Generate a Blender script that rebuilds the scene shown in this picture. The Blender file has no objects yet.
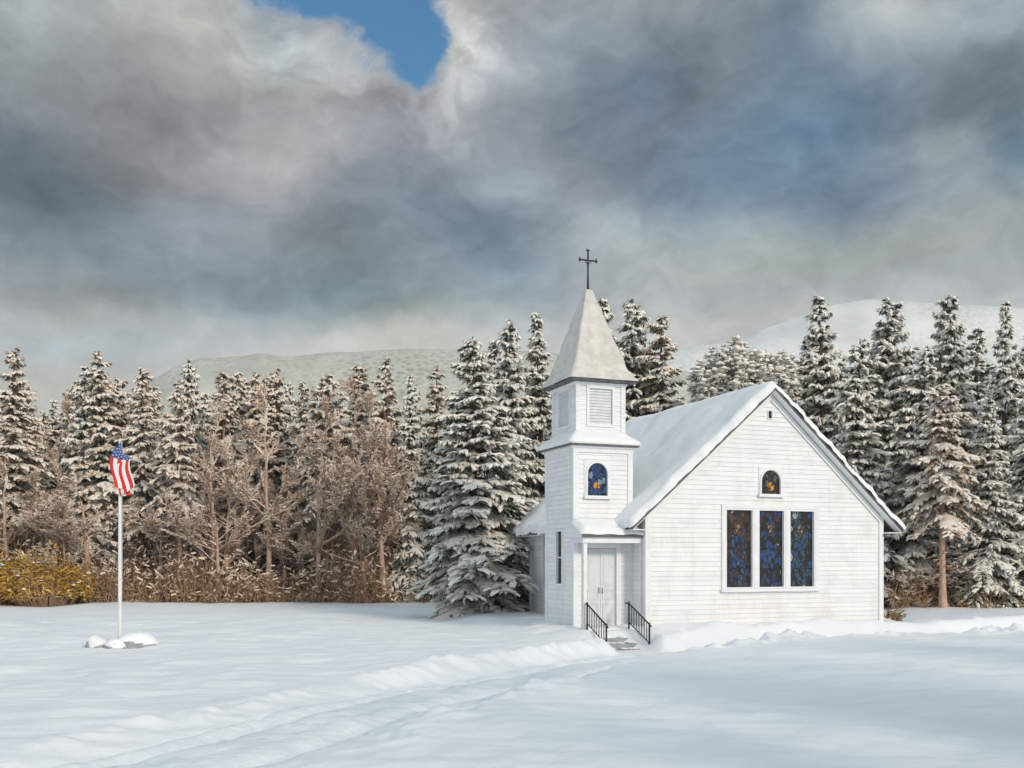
import bpy, math, random
import numpy as np
from mathutils import Vector, Matrix
R = math.radians
S = bpy.context.scene
C = S.collection
F_PX, CX, HOR, EYE = 996.0, 512.0, 560.0, 2.2     # lens in pixels, picture centre, horizon row, eye height

# ------------------------------------------------------------------ helpers
def wx(px, d):            # world x of a picture column at depth d
    return (px - CX) / F_PX * d
def wz(py, d):            # world z of a picture row at depth d
    return EYE + (HOR - py) / F_PX * d

def tag(o, label=None, cat=None, group=None, kind=None):
    if label: o['label'] = label
    if cat: o['category'] = cat
    if group: o['group'] = group
    if kind: o['kind'] = kind
    return o

def empty(name, loc=(0, 0, 0), rz=0.0):
    o = bpy.data.objects.new(name, None)
    o.location = loc; o.rotation_euler = (0, 0, rz); o.empty_display_size = 0.3
    C.objects.link(o)
    return o

class MB:
    """collects faces, builds ONE mesh object"""
    def __init__(s):
        s.v = []; s.f = []; s.m = []; s.sm = []
    def add(s, vs, fs, mat=0, smooth=False):
        b = len(s.v)
        s.v.extend(vs)
        for f in fs:
            s.f.append(tuple(i + b for i in f)); s.m.append(mat); s.sm.append(smooth)
    def quad(s, a, b, c, d, mat=0, smooth=False):
        s.add([a, b, c, d], [(0, 1, 2, 3)], mat, smooth)
    def box(s, x0, x1, y0, y1, z0, z1, mat=0):
        v = [(x0, y0, z0), (x1, y0, z0), (x1, y1, z0), (x0, y1, z0), (x0, y0, z1), (x1, y0, z1), (x1, y1, z1), (x0, y1, z1)]
        s.add(v, [(0, 3, 2, 1), (4, 5, 6, 7), (0, 1, 5, 4), (1, 2, 6, 5), (2, 3, 7, 6), (3, 0, 4, 7)], mat)
    def tube(s, pts, rad, n=8, mat=0, cap=True, smooth=True):
        pts = [Vector(p) for p in pts]
        if not hasattr(rad, '__len__'): rad = [rad] * len(pts)
        vs = []; fs = []
        for i, p in enumerate(pts):
            d = (pts[min(i + 1, len(pts) - 1)] - pts[max(i - 1, 0)])
            d = d.normalized() if d.length > 1e-9 else Vector((0, 0, 1))
            a = d.cross(Vector((0, 0, 1))) if abs(d.z) < .9 else d.cross(Vector((1, 0, 0)))
            a.normalize(); b = d.cross(a)
            for k in range(n):
                t = 2 * math.pi * k / n
                vs.append(tuple(p + (a * math.cos(t) + b * math.sin(t)) * rad[i]))
        for i in range(len(pts) - 1):
            for k in range(n):
                k2 = (k + 1) % n
                fs.append((i * n + k, i * n + k2, (i + 1) * n + k2, (i + 1) * n + k))
        s.add(vs, fs, mat, smooth)
        if cap:
            s.add(vs[:n], [tuple(range(n))[::-1]], mat)
            s.add(vs[-n:], [tuple(range(n))], mat)
    def blob(s, c, r, rx, mat=0, rng=random, lump=.25, n=7, rings=3, flat=.35):
        """snow lump: a dome with a flattened underside"""
        vs = [(c[0], c[1], c[2] + r * (1 + rng.uniform(-lump, lump)))]
        ph = rng.uniform(0, 6.28)
        for i in range(1, rings + 1):
            a = i / rings * math.pi * .62
            for k in range(n):
                t = ph + 2 * math.pi * k / n
                q = 1 + rng.uniform(-lump, lump)
                vs.append((c[0] + rx * math.sin(a) * math.cos(t) * q, c[1] + rx * math.sin(a) * math.sin(t) * q,
                           c[2] + (r if math.cos(a) > 0 else r * flat) * math.cos(a)))
        fs = [(0, 1 + k, 1 + (k + 1) % n) for k in range(n)]
        for i in range(rings - 1):
            for k in range(n):
                k2 = (k + 1) % n
                fs.append((1 + i * n + k, 1 + (i + 1) * n + k, 1 + (i + 1) * n + k2, 1 + i * n + k2))
        fs.append(tuple(1 + (rings - 1) * n + k for k in range(n))[::-1])
        s.add(vs, fs, mat, True)
    def mesh(s, name, mats):
        me = bpy.data.meshes.new(name)
        me.from_pydata(s.v, [], s.f)
        for m in mats: me.materials.append(m)
        me.polygons.foreach_set('material_index', s.m)
        me.polygons.foreach_set('use_smooth', s.sm)
        me.update()
        return me
    def build(s, name, mats, parent=None):
        if not isinstance(mats, (list, tuple)): mats = [mats]
        o = bpy.data.objects.new(name, s.mesh(name, mats))
        C.objects.link(o)
        if parent: o.parent = parent
        return o

def bevel(o, w=.012, seg=2):
    m = o.modifiers.new('bevel', 'BEVEL'); m.width = w; m.segments = seg; m.limit_method = 'ANGLE'; m.angle_limit = R(40)
    return o

# value noise in numpy
def _hash(ix, iy, seed):
    h = (ix.astype(np.int64) * 374761393 + iy.astype(np.int64) * 668265263 + seed * 1442695041) & 0xffffffff
    h = ((h ^ (h >> 13)) * 1274126177) & 0xffffffff
    h = (h ^ (h >> 16)) & 0xffffffff
    return h / 4294967295.0
def vnoise(x, y, seed=0):
    x = np.asarray(x, float); y = np.asarray(y, float)
    ix = np.floor(x); iy = np.floor(y); fx = x - ix; fy = y - iy
    fx = fx * fx * fx * (fx * (fx * 6 - 15) + 10); fy = fy * fy * fy * (fy * (fy * 6 - 15) + 10)
    a = _hash(ix, iy, seed); b = _hash(ix + 1, iy, seed); c = _hash(ix, iy + 1, seed); d = _hash(ix + 1, iy + 1, seed)
    return (a + (b - a) * fx) * (1 - fy) + (c + (d - c) * fx) * fy - .5
def fbm(x, y, seed=0, octv=4):
    t = 0; a = 1.0
    for i in range(octv):
        t = t + a * vnoise(x * 2 ** i + i * 17.3, y * 2 ** i - i * 9.1, seed + i); a *= .5
    return t
def sstep(a, b, x):
    t = np.clip((x - a) / (b - a), 0, 1); return t * t * (3 - 2 * t)

# ------------------------------------------------------------------ materials
def nt(name):
    m = bpy.data.materials.new(name); m.use_nodes = True
    t = m.node_tree; p = t.nodes['Principled BSDF']
    return m, t, p
def N(t, kind, **kw):
    n = t.nodes.new(kind)
    for k, v in kw.items(): setattr(n, k, v)
    return n
def ramp(t, fac, stops, interp='LINEAR'):
    r = N(t, 'ShaderNodeValToRGB'); r.color_ramp.interpolation = interp
    e = r.color_ramp.elements
    while len(e) < len(stops): e.new(.5)
    for el, (p, c) in zip(e, stops):
        el.position = p; el.color = (*c, 1) if len(c) == 3 else c
    t.links.new(fac, r.inputs[0])
    return r.outputs[0]
def noise(t, scale, detail=5, rough=.55, coord='Object', stretch=None):
    tc = N(t, 'ShaderNodeTexCoord'); n = N(t, 'ShaderNodeTexNoise')
    n.inputs['Scale'].default_value = scale; n.inputs['Detail'].default_value = detail; n.inputs['Roughness'].default_value = rough
    if stretch:
        mp = N(t, 'ShaderNodeMapping'); mp.inputs['Scale'].default_value = stretch
        t.links.new(tc.outputs[coord], mp.inputs[0]); t.links.new(mp.outputs[0], n.inputs['Vector'])
    else: t.links.new(tc.outputs[coord], n.inputs['Vector'])
    return n.outputs['Fac']
def bump(t, p, h, strength, dist):
    b = N(t, 'ShaderNodeBump'); b.inputs['Strength'].default_value = strength; b.inputs['Distance'].default_value = dist
    t.links.new(h, b.inputs['Height']); t.links.new(b.outputs[0], p.inputs['Normal'])

def simple(name, stops, scale=3, rough=.8, bmp=(.4, .02), detail=5, stretch=None, bscale=None, spec=.3, coord='Object'):
    m, t, p = nt(name)
    n = noise(t, scale, detail, stretch=stretch, coord=coord)
    t.links.new(ramp(t, n, stops), p.inputs['Base Color'])
    p.inputs['Roughness'].default_value = rough
    p.inputs['Specular IOR Level'].default_value = spec
    if bmp: bump(t, p, noise(t, bscale or scale * 4, 6, stretch=stretch), *bmp)
    return m

M = {}
M['snow'] = simple('snow', [(.3, (.78, .80, .83)), (.7, (.86, .87, .88))], scale=.5, rough=.65, bmp=(.55, .10), bscale=1.6, spec=.25)
tt = M['snow'].node_tree; pb = tt.nodes['Principled BSDF']; b1 = pb.inputs['Normal'].links[0].from_node
b2 = N(tt, 'ShaderNodeBump'); b2.inputs['Strength'].default_value = .5; b2.inputs['Distance'].default_value = .012; tt.links.new(noise(tt, 22, 6, .7), b2.inputs['Height'])
tt.links.new(b1.outputs[0], b2.inputs['Normal']); tt.links.new(b2.outputs[0], pb.inputs['Normal'])
M['packed_snow'] = simple('packed_snow', [(.3, (.70, .73, .77)), (.7, (.82, .84, .86))], scale=1.6, rough=.6, bmp=(.7, .05), bscale=5, spec=.25)
M['roof_snow'] = simple('roof_snow', [(.3, (.80, .81, .82)), (.7, (.87, .87, .87))], scale=1.2, rough=.7, bmp=(.35, .04), bscale=4, spec=.2)
M['tree_snow'] = simple('tree_snow', [(.25, (.80, .755, .68)), (.75, (.89, .86, .79))], scale=1.7, rough=.8, bmp=(.5, .05), bscale=9, spec=.15)
M['paint'] = simple('white_paint', [(.25, (.76, .77, .78)), (.5, (.85, .85, .85)), (.8, (.88, .88, .87))], scale=1.1, rough=.6,
                    bmp=(.15, .01), stretch=(1, 1, 2.5), bscale=9)
tt = M['paint'].node_tree; pb = tt.nodes['Principled BSDF']; oldc = pb.inputs['Base Color'].links[0].from_socket
tcs = N(tt, 'ShaderNodeTexCoord'); sx_ = N(tt, 'ShaderNodeSeparateXYZ'); tt.links.new(tcs.outputs['Object'], sx_.inputs[0])
ad = N(tt, 'ShaderNodeMath', operation='ADD'); tt.links.new(sx_.outputs[0], ad.inputs[0]); tt.links.new(sx_.outputs[1], ad.inputs[1])
az_ = N(tt, 'ShaderNodeMath', operation='ADD'); tt.links.new(sx_.outputs[2], az_.inputs[0]); az_.inputs[1].default_value = .4
cbx = N(tt, 'ShaderNodeCombineXYZ'); tt.links.new(ad.outputs[0], cbx.inputs[0]); tt.links.new(az_.outputs[0], cbx.inputs[1])
bk_ = N(tt, 'ShaderNodeTexBrick'); bk_.offset = .37; bk_.inputs['Scale'].default_value = 1; bk_.inputs['Brick Width'].default_value = 2.6; bk_.inputs['Row Height'].default_value = .15
bk_.inputs['Mortar Size'].default_value = .004; bk_.inputs['Color1'].default_value = (1, 1, 1, 1); bk_.inputs['Color2'].default_value = (.935, .94, .945, 1); bk_.inputs['Mortar'].default_value = (.62, .62, .62, 1)
tt.links.new(cbx.outputs[0], bk_.inputs['Vector'])
st1 = ramp(tt, noise(tt, 1.6, 8, .7, stretch=(1, 1, .35)), [(.34, (.84, .82, .79)), (.5, (1, 1, 1))])
mx1 = N(tt, 'ShaderNodeMix', data_type='RGBA', blend_type='MULTIPLY'); mx1.inputs[0].default_value = 1; tt.links.new(oldc, mx1.inputs[6]); tt.links.new(bk_.outputs['Color'], mx1.inputs[7])
mx2 = N(tt, 'ShaderNodeMix', data_type='RGBA', blend_type='MULTIPLY'); mx2.inputs[0].default_value = .55; tt.links.new(mx1.outputs[2], mx2.inputs[6]); tt.links.new(st1, mx2.inputs[7])
tt.links.new(mx2.outputs[2], pb.inputs['Base Color'])
M['trim'] = simple('white_trim', [(.3, (.74, .75, .76)), (.7, (.84, .84, .84))], scale=2.5, rough=.5, bmp=(.1, .006))
M['shingle'] = simple('dark_shingle', [(.3, (.09, .093, .10)), (.7, (.17, .17, .175))], scale=6, rough=.85, bmp=(.5, .02))
M['louvre'] = simple('grey_louvre', [(.3, (.62, .66, .67)), (.7, (.74, .77, .77))], scale=4, rough=.7)
M['iron'] = simple('black_iron', [(.3, (.012, .012, .013)), (.7, (.035, .034, .034))], scale=14, rough=.5, bmp=(.3, .004))
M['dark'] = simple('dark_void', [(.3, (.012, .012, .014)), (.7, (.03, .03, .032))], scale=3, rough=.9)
M['concrete'] = simple('step_wood', [(.3, (.30, .30, .31)), (.7, (.42, .42, .42))], scale=4, rough=.8)
M['door'] = simple('door_paint', [(.3, (.62, .65, .68)), (.7, (.74, .76, .78))], scale=2, rough=.5, bmp=(.1, .005), stretch=(3, 3, .6))
M['brass'] = simple('brass', [(.3, (.20, .14, .05)), (.7, (.35, .26, .1))], scale=8, rough=.35)
M['brass'].node_tree.nodes['Principled BSDF'].inputs['Metallic'].default_value = 1
M['rock'] = simple('rock', [(.25, (.22, .22, .23)), (.7, (.46, .46, .47))], scale=3, rough=.9, bmp=(.8, .05))
M['pole'] = simple('pole_white', [(.3, (.72, .72, .72)), (.7, (.80, .80, .80))], scale=6, rough=.35)
M['red'] = simple('flag_red', [(.3, (.56, .03, .03)), (.7, (.66, .05, .045))], scale=9, rough=.8, bmp=(.2, .005))
M['white'] = simple('flag_white', [(.3, (.72, .70, .69)), (.7, (.8, .79, .78))], scale=9, rough=.8, bmp=(.2, .005))
M['blue'] = simple('flag_blue', [(.3, (.03, .07, .22)), (.7, (.05, .10, .28))], scale=9, rough=.8, bmp=(.2, .005))
M['cream_snow'] = simple('cream_snow', [(.25, (.78, .69, .58)), (.75, (.88, .83, .74))], scale=1.0, rough=.8, bmp=(.5, .05), bscale=9, spec=.15)
M['warm_frost'] = simple('warm_frost', [(.25, (.62, .47, .36)), (.5, (.76, .64, .53)), (.8, (.86, .79, .70))], scale=.6, rough=.9, bmp=None)
M['frost_pink'] = simple('frost_pink', [(.25, (.46, .27, .165)), (.5, (.68, .46, .33)), (.8, (.80, .66, .53))], scale=.8, rough=.9, bmp=None)
M['frost_grey'] = simple('frost_grey', [(.25, (.46, .47, .40)), (.5, (.64, .64, .57)), (.8, (.78, .77, .71))], scale=.8, rough=.9, bmp=None)
M['bark'] = simple('conifer_bark', [(.3, (.07, .05, .04)), (.7, (.16, .115, .09))], scale=4, rough=.9, stretch=(3, 3, .6), bmp=(.7, .04))
M['pink_bark'] = simple('pink_bark', [(.25, (.38, .235, .17)), (.6, (.56, .39, .30)), (.8, (.68, .56, .48))], scale=3, rough=.85, stretch=(2, 2, .8), bmp=(.6, .03))
M['twig'] = simple('brown_twig', [(.25, (.22, .125, .08)), (.75, (.40, .26, .175))], scale=1.1, rough=.9, bmp=None)
M['needle'] = simple('needle_green', [(.25, (.028, .042, .026)), (.5, (.05, .066, .04)), (.8, (.085, .095, .055))], scale=.9, rough=.75, bmp=None)
M['needle_olive'] = simple('needle_olive', [(.25, (.05, .052, .03)), (.5, (.085, .078, .045)), (.8, (.15, .125, .075))], scale=.8, rough=.8, bmp=None)
M['needle_rust'] = simple('needle_rust', [(.25, (.06, .042, .026)), (.5, (.11, .072, .045)), (.8, (.20, .125, .08))], scale=.8, rough=.8, bmp=None)
M['ochre'] = simple('ochre_leaf', [(.2, (.36, .21, .04)), (.5, (.62, .38, .07)), (.8, (.74, .52, .17))], scale=1.3, rough=.85, bmp=None)
M['under'] = simple('undergrowth', [(.25, (.16, .13, .045)), (.5, (.32, .20, .07)), (.75, (.50, .30, .12))], scale=.35, rough=.9, bmp=None)

def stained(name, scale, stops, seed, gold=None, fig=None):
    m, t, p = nt(name)
    tc = N(t, 'ShaderNodeTexCoord'); mp = N(t, 'ShaderNodeMapping')
    mp.inputs['Location'].default_value = (seed, seed * 2.3, seed * .7); mp.inputs['Scale'].default_value = (1, 1, .62)
    t.links.new(tc.outputs['Object'], mp.inputs[0])
    v = N(t, 'ShaderNodeTexVoronoi'); v.inputs['Scale'].default_value = scale
    e = N(t, 'ShaderNodeTexVoronoi', feature='DISTANCE_TO_EDGE'); e.inputs['Scale'].default_value = scale
    t.links.new(mp.outputs[0], v.inputs['Vector']); t.links.new(mp.outputs[0], e.inputs['Vector'])
    sp = N(t, 'ShaderNodeSeparateColor'); t.links.new(v.outputs['Color'], sp.inputs[0])
    col = ramp(t, sp.outputs[0], stops, 'CONSTANT')
    # the figure in the middle of the light is bluer, the border browner
    sx = N(t, 'ShaderNodeSeparateXYZ'); t.links.new(tc.outputs['Object'], sx.inputs[0])
    if gold:
        g = N(t, 'ShaderNodeVectorMath', operation='DISTANCE'); g.inputs[1].default_value = gold[0]
        t.links.new(tc.outputs['Object'], g.inputs[0])
        gm = ramp(t, g.outputs['Value'], [(0, (1, 1, 1)), (gold[1], (1, 1, 1)), (gold[1] + .02, (0, 0, 0))])
        mx = N(t, 'ShaderNodeMix', data_type='RGBA'); t.links.new(gm, mx.inputs[0]); t.links.new(col, mx.inputs[6]); mx.inputs[7].default_value = (.62, .25, .03, 1)
        col = mx.outputs[2]
    if fig:
        h_, robe, bord = fig
        rb = ramp(t, sp.outputs[1], robe, 'CONSTANT')
        def near(c, sc, r):
            a = N(t, 'ShaderNodeVectorMath', operation='SUBTRACT'); t.links.new(tc.outputs['Object'], a.inputs[0]); a.inputs[1].default_value = c
            b = N(t, 'ShaderNodeVectorMath', operation='MULTIPLY'); t.links.new(a.outputs[0], b.inputs[0]); b.inputs[1].default_value = sc
            l = N(t, 'ShaderNodeVectorMath', operation='LENGTH'); t.links.new(b.outputs[0], l.inputs[0])
            return ramp(t, l.outputs['Value'], [(0, (1, 1, 1)), (r, (1, 1, 1)), (min(1, r + .015), (0, 0, 0))])
        def over(c, mask, top):
            m_ = N(t, 'ShaderNodeMix', data_type='RGBA'); t.links.new(mask, m_.inputs[0]); t.links.new(c, m_.inputs[6])
            if isinstance(top, tuple): m_.inputs[7].default_value = (*top, 1)
            else: t.links.new(top, m_.inputs[7])
            return m_.outputs[2]
        col = over(col, near((0, 0, h_ * .40), (1, 0, .30), .27), rb)
        col = over(col, near((0, 0, h_ * .755), (1, 0, .9), .20), bord)
        col = over(col, near((0, 0, h_ * .75), (1, 0, .8), .095), (.26, .18, .13))
    ld = ramp(t, e.outputs['Distance'], [(.0, (0, 0, 0)), (.05, (0, 0, 0)), (.09, (1, 1, 1))])
    mm = N(t, 'ShaderNodeMix', data_type='RGBA', blend_type='MIX'); t.links.new(ld, mm.inputs[0]); mm.inputs[6].default_value = (.012, .011, .01, 1)
    t.links.new(col, mm.inputs[7]); t.links.new(mm.outputs[2], p.inputs['Base Color'])
    p.inputs['Roughness'].default_value = .22
    bump(t, p, e.outputs['Distance'], .4, .02)
    return m
BR, BK, BL, TE, WH, AM = (.050, .028, .02), (.016, .013, .013), (.02, .055, .17), (.03, .075, .11), (.30, .31, .33), (.10, .045, .022)
GL = [stained('stained_glass_brown', 7.5, [(0, BK), (.2, BR), (.45, BK), (.55, AM), (.66, BL), (.82, BR), (.94, WH)], 3.1, None, (2.56, [(0, BL), (.4, BK), (.6, (.05, .08, .16)), (.8, BR)], (.10, .04, .018))),
      stained('stained_glass_blue', 7.5, [(0, BK), (.22, BR), (.4, BL), (.6, BK), (.72, BL), (.88, BR), (.95, WH)], 7.7, None, (2.56, [(0, BL), (.35, (.03, .07, .15)), (.6, BL), (.8, BK)], (.05, .05, .07))),
      stained('stained_glass_teal', 7.5, [(0, BK), (.25, TE), (.42, BK), (.6, BL), (.7, TE), (.86, BK), (.95, WH)], 12.9, None, (2.56, [(0, TE), (.35, (.05, .09, .12)), (.6, BL), (.8, BK)], (.045, .05, .05)))]
GL_T = stained('stained_glass_tower', 9, [(0, BL), (.3, (.03, .09, .2)), (.5, BK), (.62, BL), (.85, (.16, .24, .34)), (.95, BL)], 5.2, ((0, 0, .36), .10))
GL_G = stained('stained_glass_gable', 9, [(0, BK), (.3, BR), (.5, (.10, .09, .08)), (.7, BK), (.85, BR)], 9.4, ((.05, 0, .30), .13))
GL_D = stained('dark_glass', 5, [(0, BK), (.4, BR), (.6, BK), (.8, TE)], 2.2)

# ------------------------------------------------------------------ camera, render settings
cam = bpy.data.cameras.new('camera'); co = bpy.data.objects.new('camera', cam); C.objects.link(co)
co.location = (0, 0, EYE); co.rotation_euler = (R(90), 0, 0)
cam.sensor_width = 36; cam.lens = F_PX * 36 / 1024; cam.shift_y = (HOR - 384) / 1024
cam.clip_start = .1; cam.clip_end = 6000
S.camera = co
EXPO = .53
S.view_settings.view_transform = 'Standard'; S.view_settings.look = 'None'; S.view_settings.gamma = 1
S.view_settings.use_curve_mapping = False; S.view_settings.exposure = EXPO
S.render.engine = 'CYCLES'; S.cycles.use_denoising = True
S.cycles.max_bounces = 6; S.cycles.diffuse_bounces = 3; S.cycles.glossy_bounces = 2; S.cycles.transparent_max_bounces = 4

# ------------------------------------------------------------------ sky and sun
SUN_EL, SUN_AZ = 24.5, 38.0       # degrees; azimuth clockwise from straight behind the camera, towards the right
sd = Vector((math.sin(R(SUN_AZ)) * math.cos(R(SUN_EL)), -math.cos(R(SUN_AZ)) * math.cos(R(SUN_EL)), math.sin(R(SUN_EL))))
sun = bpy.data.lights.new('sun', 'SUN'); so = bpy.data.objects.new('sun', sun); C.objects.link(so)
sun.energy = 1.5; sun.angle = R(10); sun.color = (1, .88, .73)
so.location = (20, -30, 40); so.rotation_euler = (-sd).to_track_quat('-Z', 'Y').to_euler()

W = bpy.data.worlds.new('World'); S.world = W; W.use_nodes = True
t = W.node_tree; bg = t.nodes['Background']
def mth(op, a, b=None, c=None):
    n = N(t, 'ShaderNodeMath', operation=op)
    for i, q in enumerate((a, b, c)):
        if q is None: continue
        if isinstance(q, (int, float)): n.inputs[i].default_value = q
        else: t.links.new(q, n.inputs[i])
    return n.outputs[0]
def vmt(op, a, b=None, c=None, out=0):
    n = N(t, 'ShaderNodeVectorMath', operation=op)
    for i, q in enumerate((a, b, c)):
        if q is None: continue
        if isinstance(q, (tuple, list)): n.inputs[i].default_value = q
        else: t.links.new(q, n.inputs[i])
    return n.outputs[out]
sky = N(t, 'ShaderNodeTexSky', sky_type='NISHITA'); sky.sun_disc = False
sky.sun_elevation = R(SUN_EL); sky.sun_rotation = R(180 - SUN_AZ); sky.air_density = 1.0; sky.dust_density = .3; sky.ozone_density = 1.6
tc = N(t, 'ShaderNodeTexCoord')
sx = N(t, 'ShaderNodeSeparateXYZ'); t.links.new(tc.outputs['Generated'], sx.inputs[0])
az = mth('ARCTAN2', sx.outputs[0], sx.outputs[1]); el = mth('ARCSINE', sx.outputs[2])
cb = N(t, 'ShaderNodeCombineXYZ'); t.links.new(az, cb.inputs[0]); t.links.new(el, cb.inputs[1])
P0 = cb.outputs[0]
def wn(vec, scale, detail, rough=.55, out='Fac', dist=0.0):
    n = N(t, 'ShaderNodeTexNoise'); n.inputs['Scale'].default_value = scale; n.inputs['Detail'].default_value = detail
    n.inputs['Roughness'].default_value = rough; n.inputs['Distortion'].default_value = dist
    t.links.new(vec, n.inputs['Vector']); return n.outputs[out]
w1 = wn(tc.outputs['Generated'], 7.0, 4, .6, 'Color')
P = vmt('MULTIPLY_ADD', vmt('SUBTRACT', w1, (.5, .5, .5)), (.13, .085, 0), P0)
def blob_w(px, py, sxp, syp):
    a = math.atan((px - CX) / F_PX); e = math.atan((HOR - py) / F_PX * math.cos(a))
    ka, ke = F_PX / sxp * .95, F_PX / syp * .9
    q = vmt('MULTIPLY_ADD', P, (ka, ke, 0), (-a * ka, -e * ke, 0))
    return mth('POWER', .3679, vmt('DOT_PRODUCT', q, q, out=1))
er = N(t, 'ShaderNodeValToRGB'); E = er.color_ramp.elements
stops = [(-.05, (200, 200, 196)), (9.5, (212, 210, 205)), (12.5, (198, 199, 196)), (14.6, (160, 164, 167)), (19.9, (128, 132, 140)), (24.8, (130, 131, 134)),
         (29.5, (150, 151, 152)), (40, (162, 179, 189)), (60, (172, 197, 212))]
while len(E) < len(stops): E.new(.5)
for x, (p_, c_) in zip(E, stops):
    x.position = max(0, p_ / 90); x.color = (c_[0] / 255, c_[1] / 255, c_[2] / 255, 1)
sy = N(t, 'ShaderNodeSeparateXYZ'); t.links.new(P, sy.inputs[0])
t.links.new(mth('DIVIDE', sy.outputs[1], math.pi / 2), er.inputs[0])
acc = er.outputs[0]
CL_ = [(30, 30, 60, 45, 164, 170, 167), (160, 25, 70, 45, 180, 181, 175), (150, 105, 80, 38, 132, 131, 131), (20, 185, 75, 45, 91, 103, 112), (265, 165, 70, 30, 174, 172, 170),
       (330, 255, 65, 32, 119, 126, 130), (420, 215, 70, 40, 118, 130, 142), (515, 180, 45, 40, 152, 161, 170), (462, 50, 36, 42, 192, 192, 186), (225, 45, 50, 40, 178, 177, 170), (50, 380, 120, 24, 194, 190, 181), (310, 100, 60, 38, 160, 161, 157),
       (566, 30, 50, 40, 146, 153, 159), (502, 80, 38, 36, 164, 168, 171), (270, 40, 36, 34, 170, 176, 178), (1005, 162, 34, 34, 98, 120, 133), (480, 242, 50, 34, 113, 129, 141), (370, 132, 46, 30, 153, 155, 160), (800, 30, 50, 36, 114, 132, 143), (360, 300, 60, 24, 123, 139, 146), (620, 95, 65, 45, 106, 120, 134), (705, 188, 75, 40, 112, 133, 150), (800, 125, 85, 45, 96, 124, 146),
       (704, 22, 75, 40, 120, 128, 136), (890, 12, 45, 34, 180, 185, 186), (985, 20, 50, 34, 154, 166, 173), (975, 92, 50, 34, 104, 115, 122), (880, 85, 50, 34, 108, 124, 137), (930, 155, 50, 28, 148, 156, 160),
       (850, 200, 70, 28, 112, 130, 145), (610, 240, 60, 28, 172, 180, 182), (760, 240, 80, 28, 160, 169, 171), (850, 266, 90, 20, 149, 155, 148), (985, 235, 60, 28, 165, 171, 168), (680, 282, 80, 24, 173, 178, 174),
       (500, 285, 60, 35, 142, 157, 167), (250, 300, 100, 26, 131, 145, 154), (85, 300, 80, 22, 155, 157, 154), (200, 222, 60, 28, 146, 151, 158), (110, 228, 50, 30, 112, 123, 132), (60, 342, 110, 22, 176, 183, 183), (400, 342, 90, 14, 200, 197, 186),
       (390, 312, 80, 16, 140, 150, 146), (760, 325, 110, 20, 192, 193, 188), (930, 318, 100, 24, 205, 206, 201), (130, 175, 60, 30, 122, 124, 126)]
def ramp_at(e_):
    xs_ = [max(0, q[0]) for q in stops]
    return [float(np.interp(e_, xs_, [q[1][k] for q in stops])) for k in range(3)]
def ang(px, py):
    a = math.atan((px - CX) / F_PX); return a, math.atan((HOR - py) / F_PX * math.cos(a))
Aw = np.zeros((len(CL_), len(CL_))); Bt = np.zeros((len(CL_), 3))
for i_, c1 in enumerate(CL_):
    a1, e1 = ang(c1[0], c1[1]); Bt[i_] = np.array(c1[4:7]) - ramp_at(math.degrees(e1))
    for j_, c2 in enumerate(CL_):
        a2, e2 = ang(c2[0], c2[1])
        Aw[i_, j_] = math.exp(-((a1 - a2) * F_PX / c2[2] * .95) ** 2 - ((e1 - e2) * F_PX / c2[3] * .9) ** 2)
Dl = np.linalg.solve(Aw.T @ Aw + .02 * np.eye(len(CL_)), Aw.T @ Bt)
BL_ = [(*c[:4], *d) for c, d in zip(CL_, Dl)]
for px, py, a_, b_, r_, g_, bb in BL_:
    w = blob_w(px, py, a_, b_)
    wv = N(t, 'ShaderNodeCombineXYZ')
    for i in range(3): t.links.new(w, wv.inputs[i])
    acc = vmt('MULTIPLY_ADD', wv.outputs[0], (r_ / 255, g_ / 255, bb / 255), acc)
n2 = wn(vmt('MULTIPLY', P, (1, 1.7, 1)), 10.0, 9, .62, 'Fac', 0)
n3 = mth('MULTIPLY', mth('SUBTRACT', n2, .5), .30)
nv = N(t, 'ShaderNodeCombineXYZ')
for i in range(3): t.links.new(n3, nv.inputs[i])
acc = vmt('ADD', acc, nv.outputs[0])
n4 = wn(vmt('MULTIPLY', P, (1, 1.5, 1)), 34.0, 9, .70, 'Fac', 0)
n5 = mth('MULTIPLY', mth('SUBTRACT', n4, .5), .15)
nw = N(t, 'ShaderNodeCombineXYZ')
for i in range(3): t.links.new(n5, nw.inputs[i])
acc = vmt('ADD', acc, nw.outputs[0])
# the bright, thin overcast behind the viewer
hb = mth('ADD', mth('ADD', blob_w(388, 34, 46, 32), blob_w(418, 62, 32, 20)), blob_w(330, 0, 100, 24))
hw_ = mth('ADD', mth('ADD', blob_w(385, 40, 95, 70), blob_w(445, 60, 60, 50)), blob_w(300, 10, 110, 50))
hole = mth('ADD', hb, mth('ADD', mth('MULTIPLY', mth('SUBTRACT', n2, .5), 1.3), mth('MULTIPLY', mth('SUBTRACT', n4, .5), 1.5)))
lin = N(t, 'ShaderNodeMapRange', interpolation_type='SMOOTHSTEP'); t.links.new(mth('MULTIPLY', hw_, mth('ADD', mth('MULTIPLY', mth('SUBTRACT', n2, .5), 2.2), .55)), lin.inputs[0]); lin.inputs[1].default_value = .10; lin.inputs[2].default_value = .85; lin.inputs[4].default_value = .12
lv_ = N(t, 'ShaderNodeCombineXYZ')
for i in range(3): t.links.new(lin.outputs[0], lv_.inputs[i])
acc = vmt('ADD', acc, lv_.outputs[0])
acc = vmt('MULTIPLY_ADD', acc, (1.07, 1.065, 1.06), (-.042, -.030, -.017))
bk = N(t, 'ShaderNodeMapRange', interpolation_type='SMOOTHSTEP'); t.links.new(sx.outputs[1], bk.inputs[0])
bk.inputs[1].default_value = .45; bk.inputs[2].default_value = -.3
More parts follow.
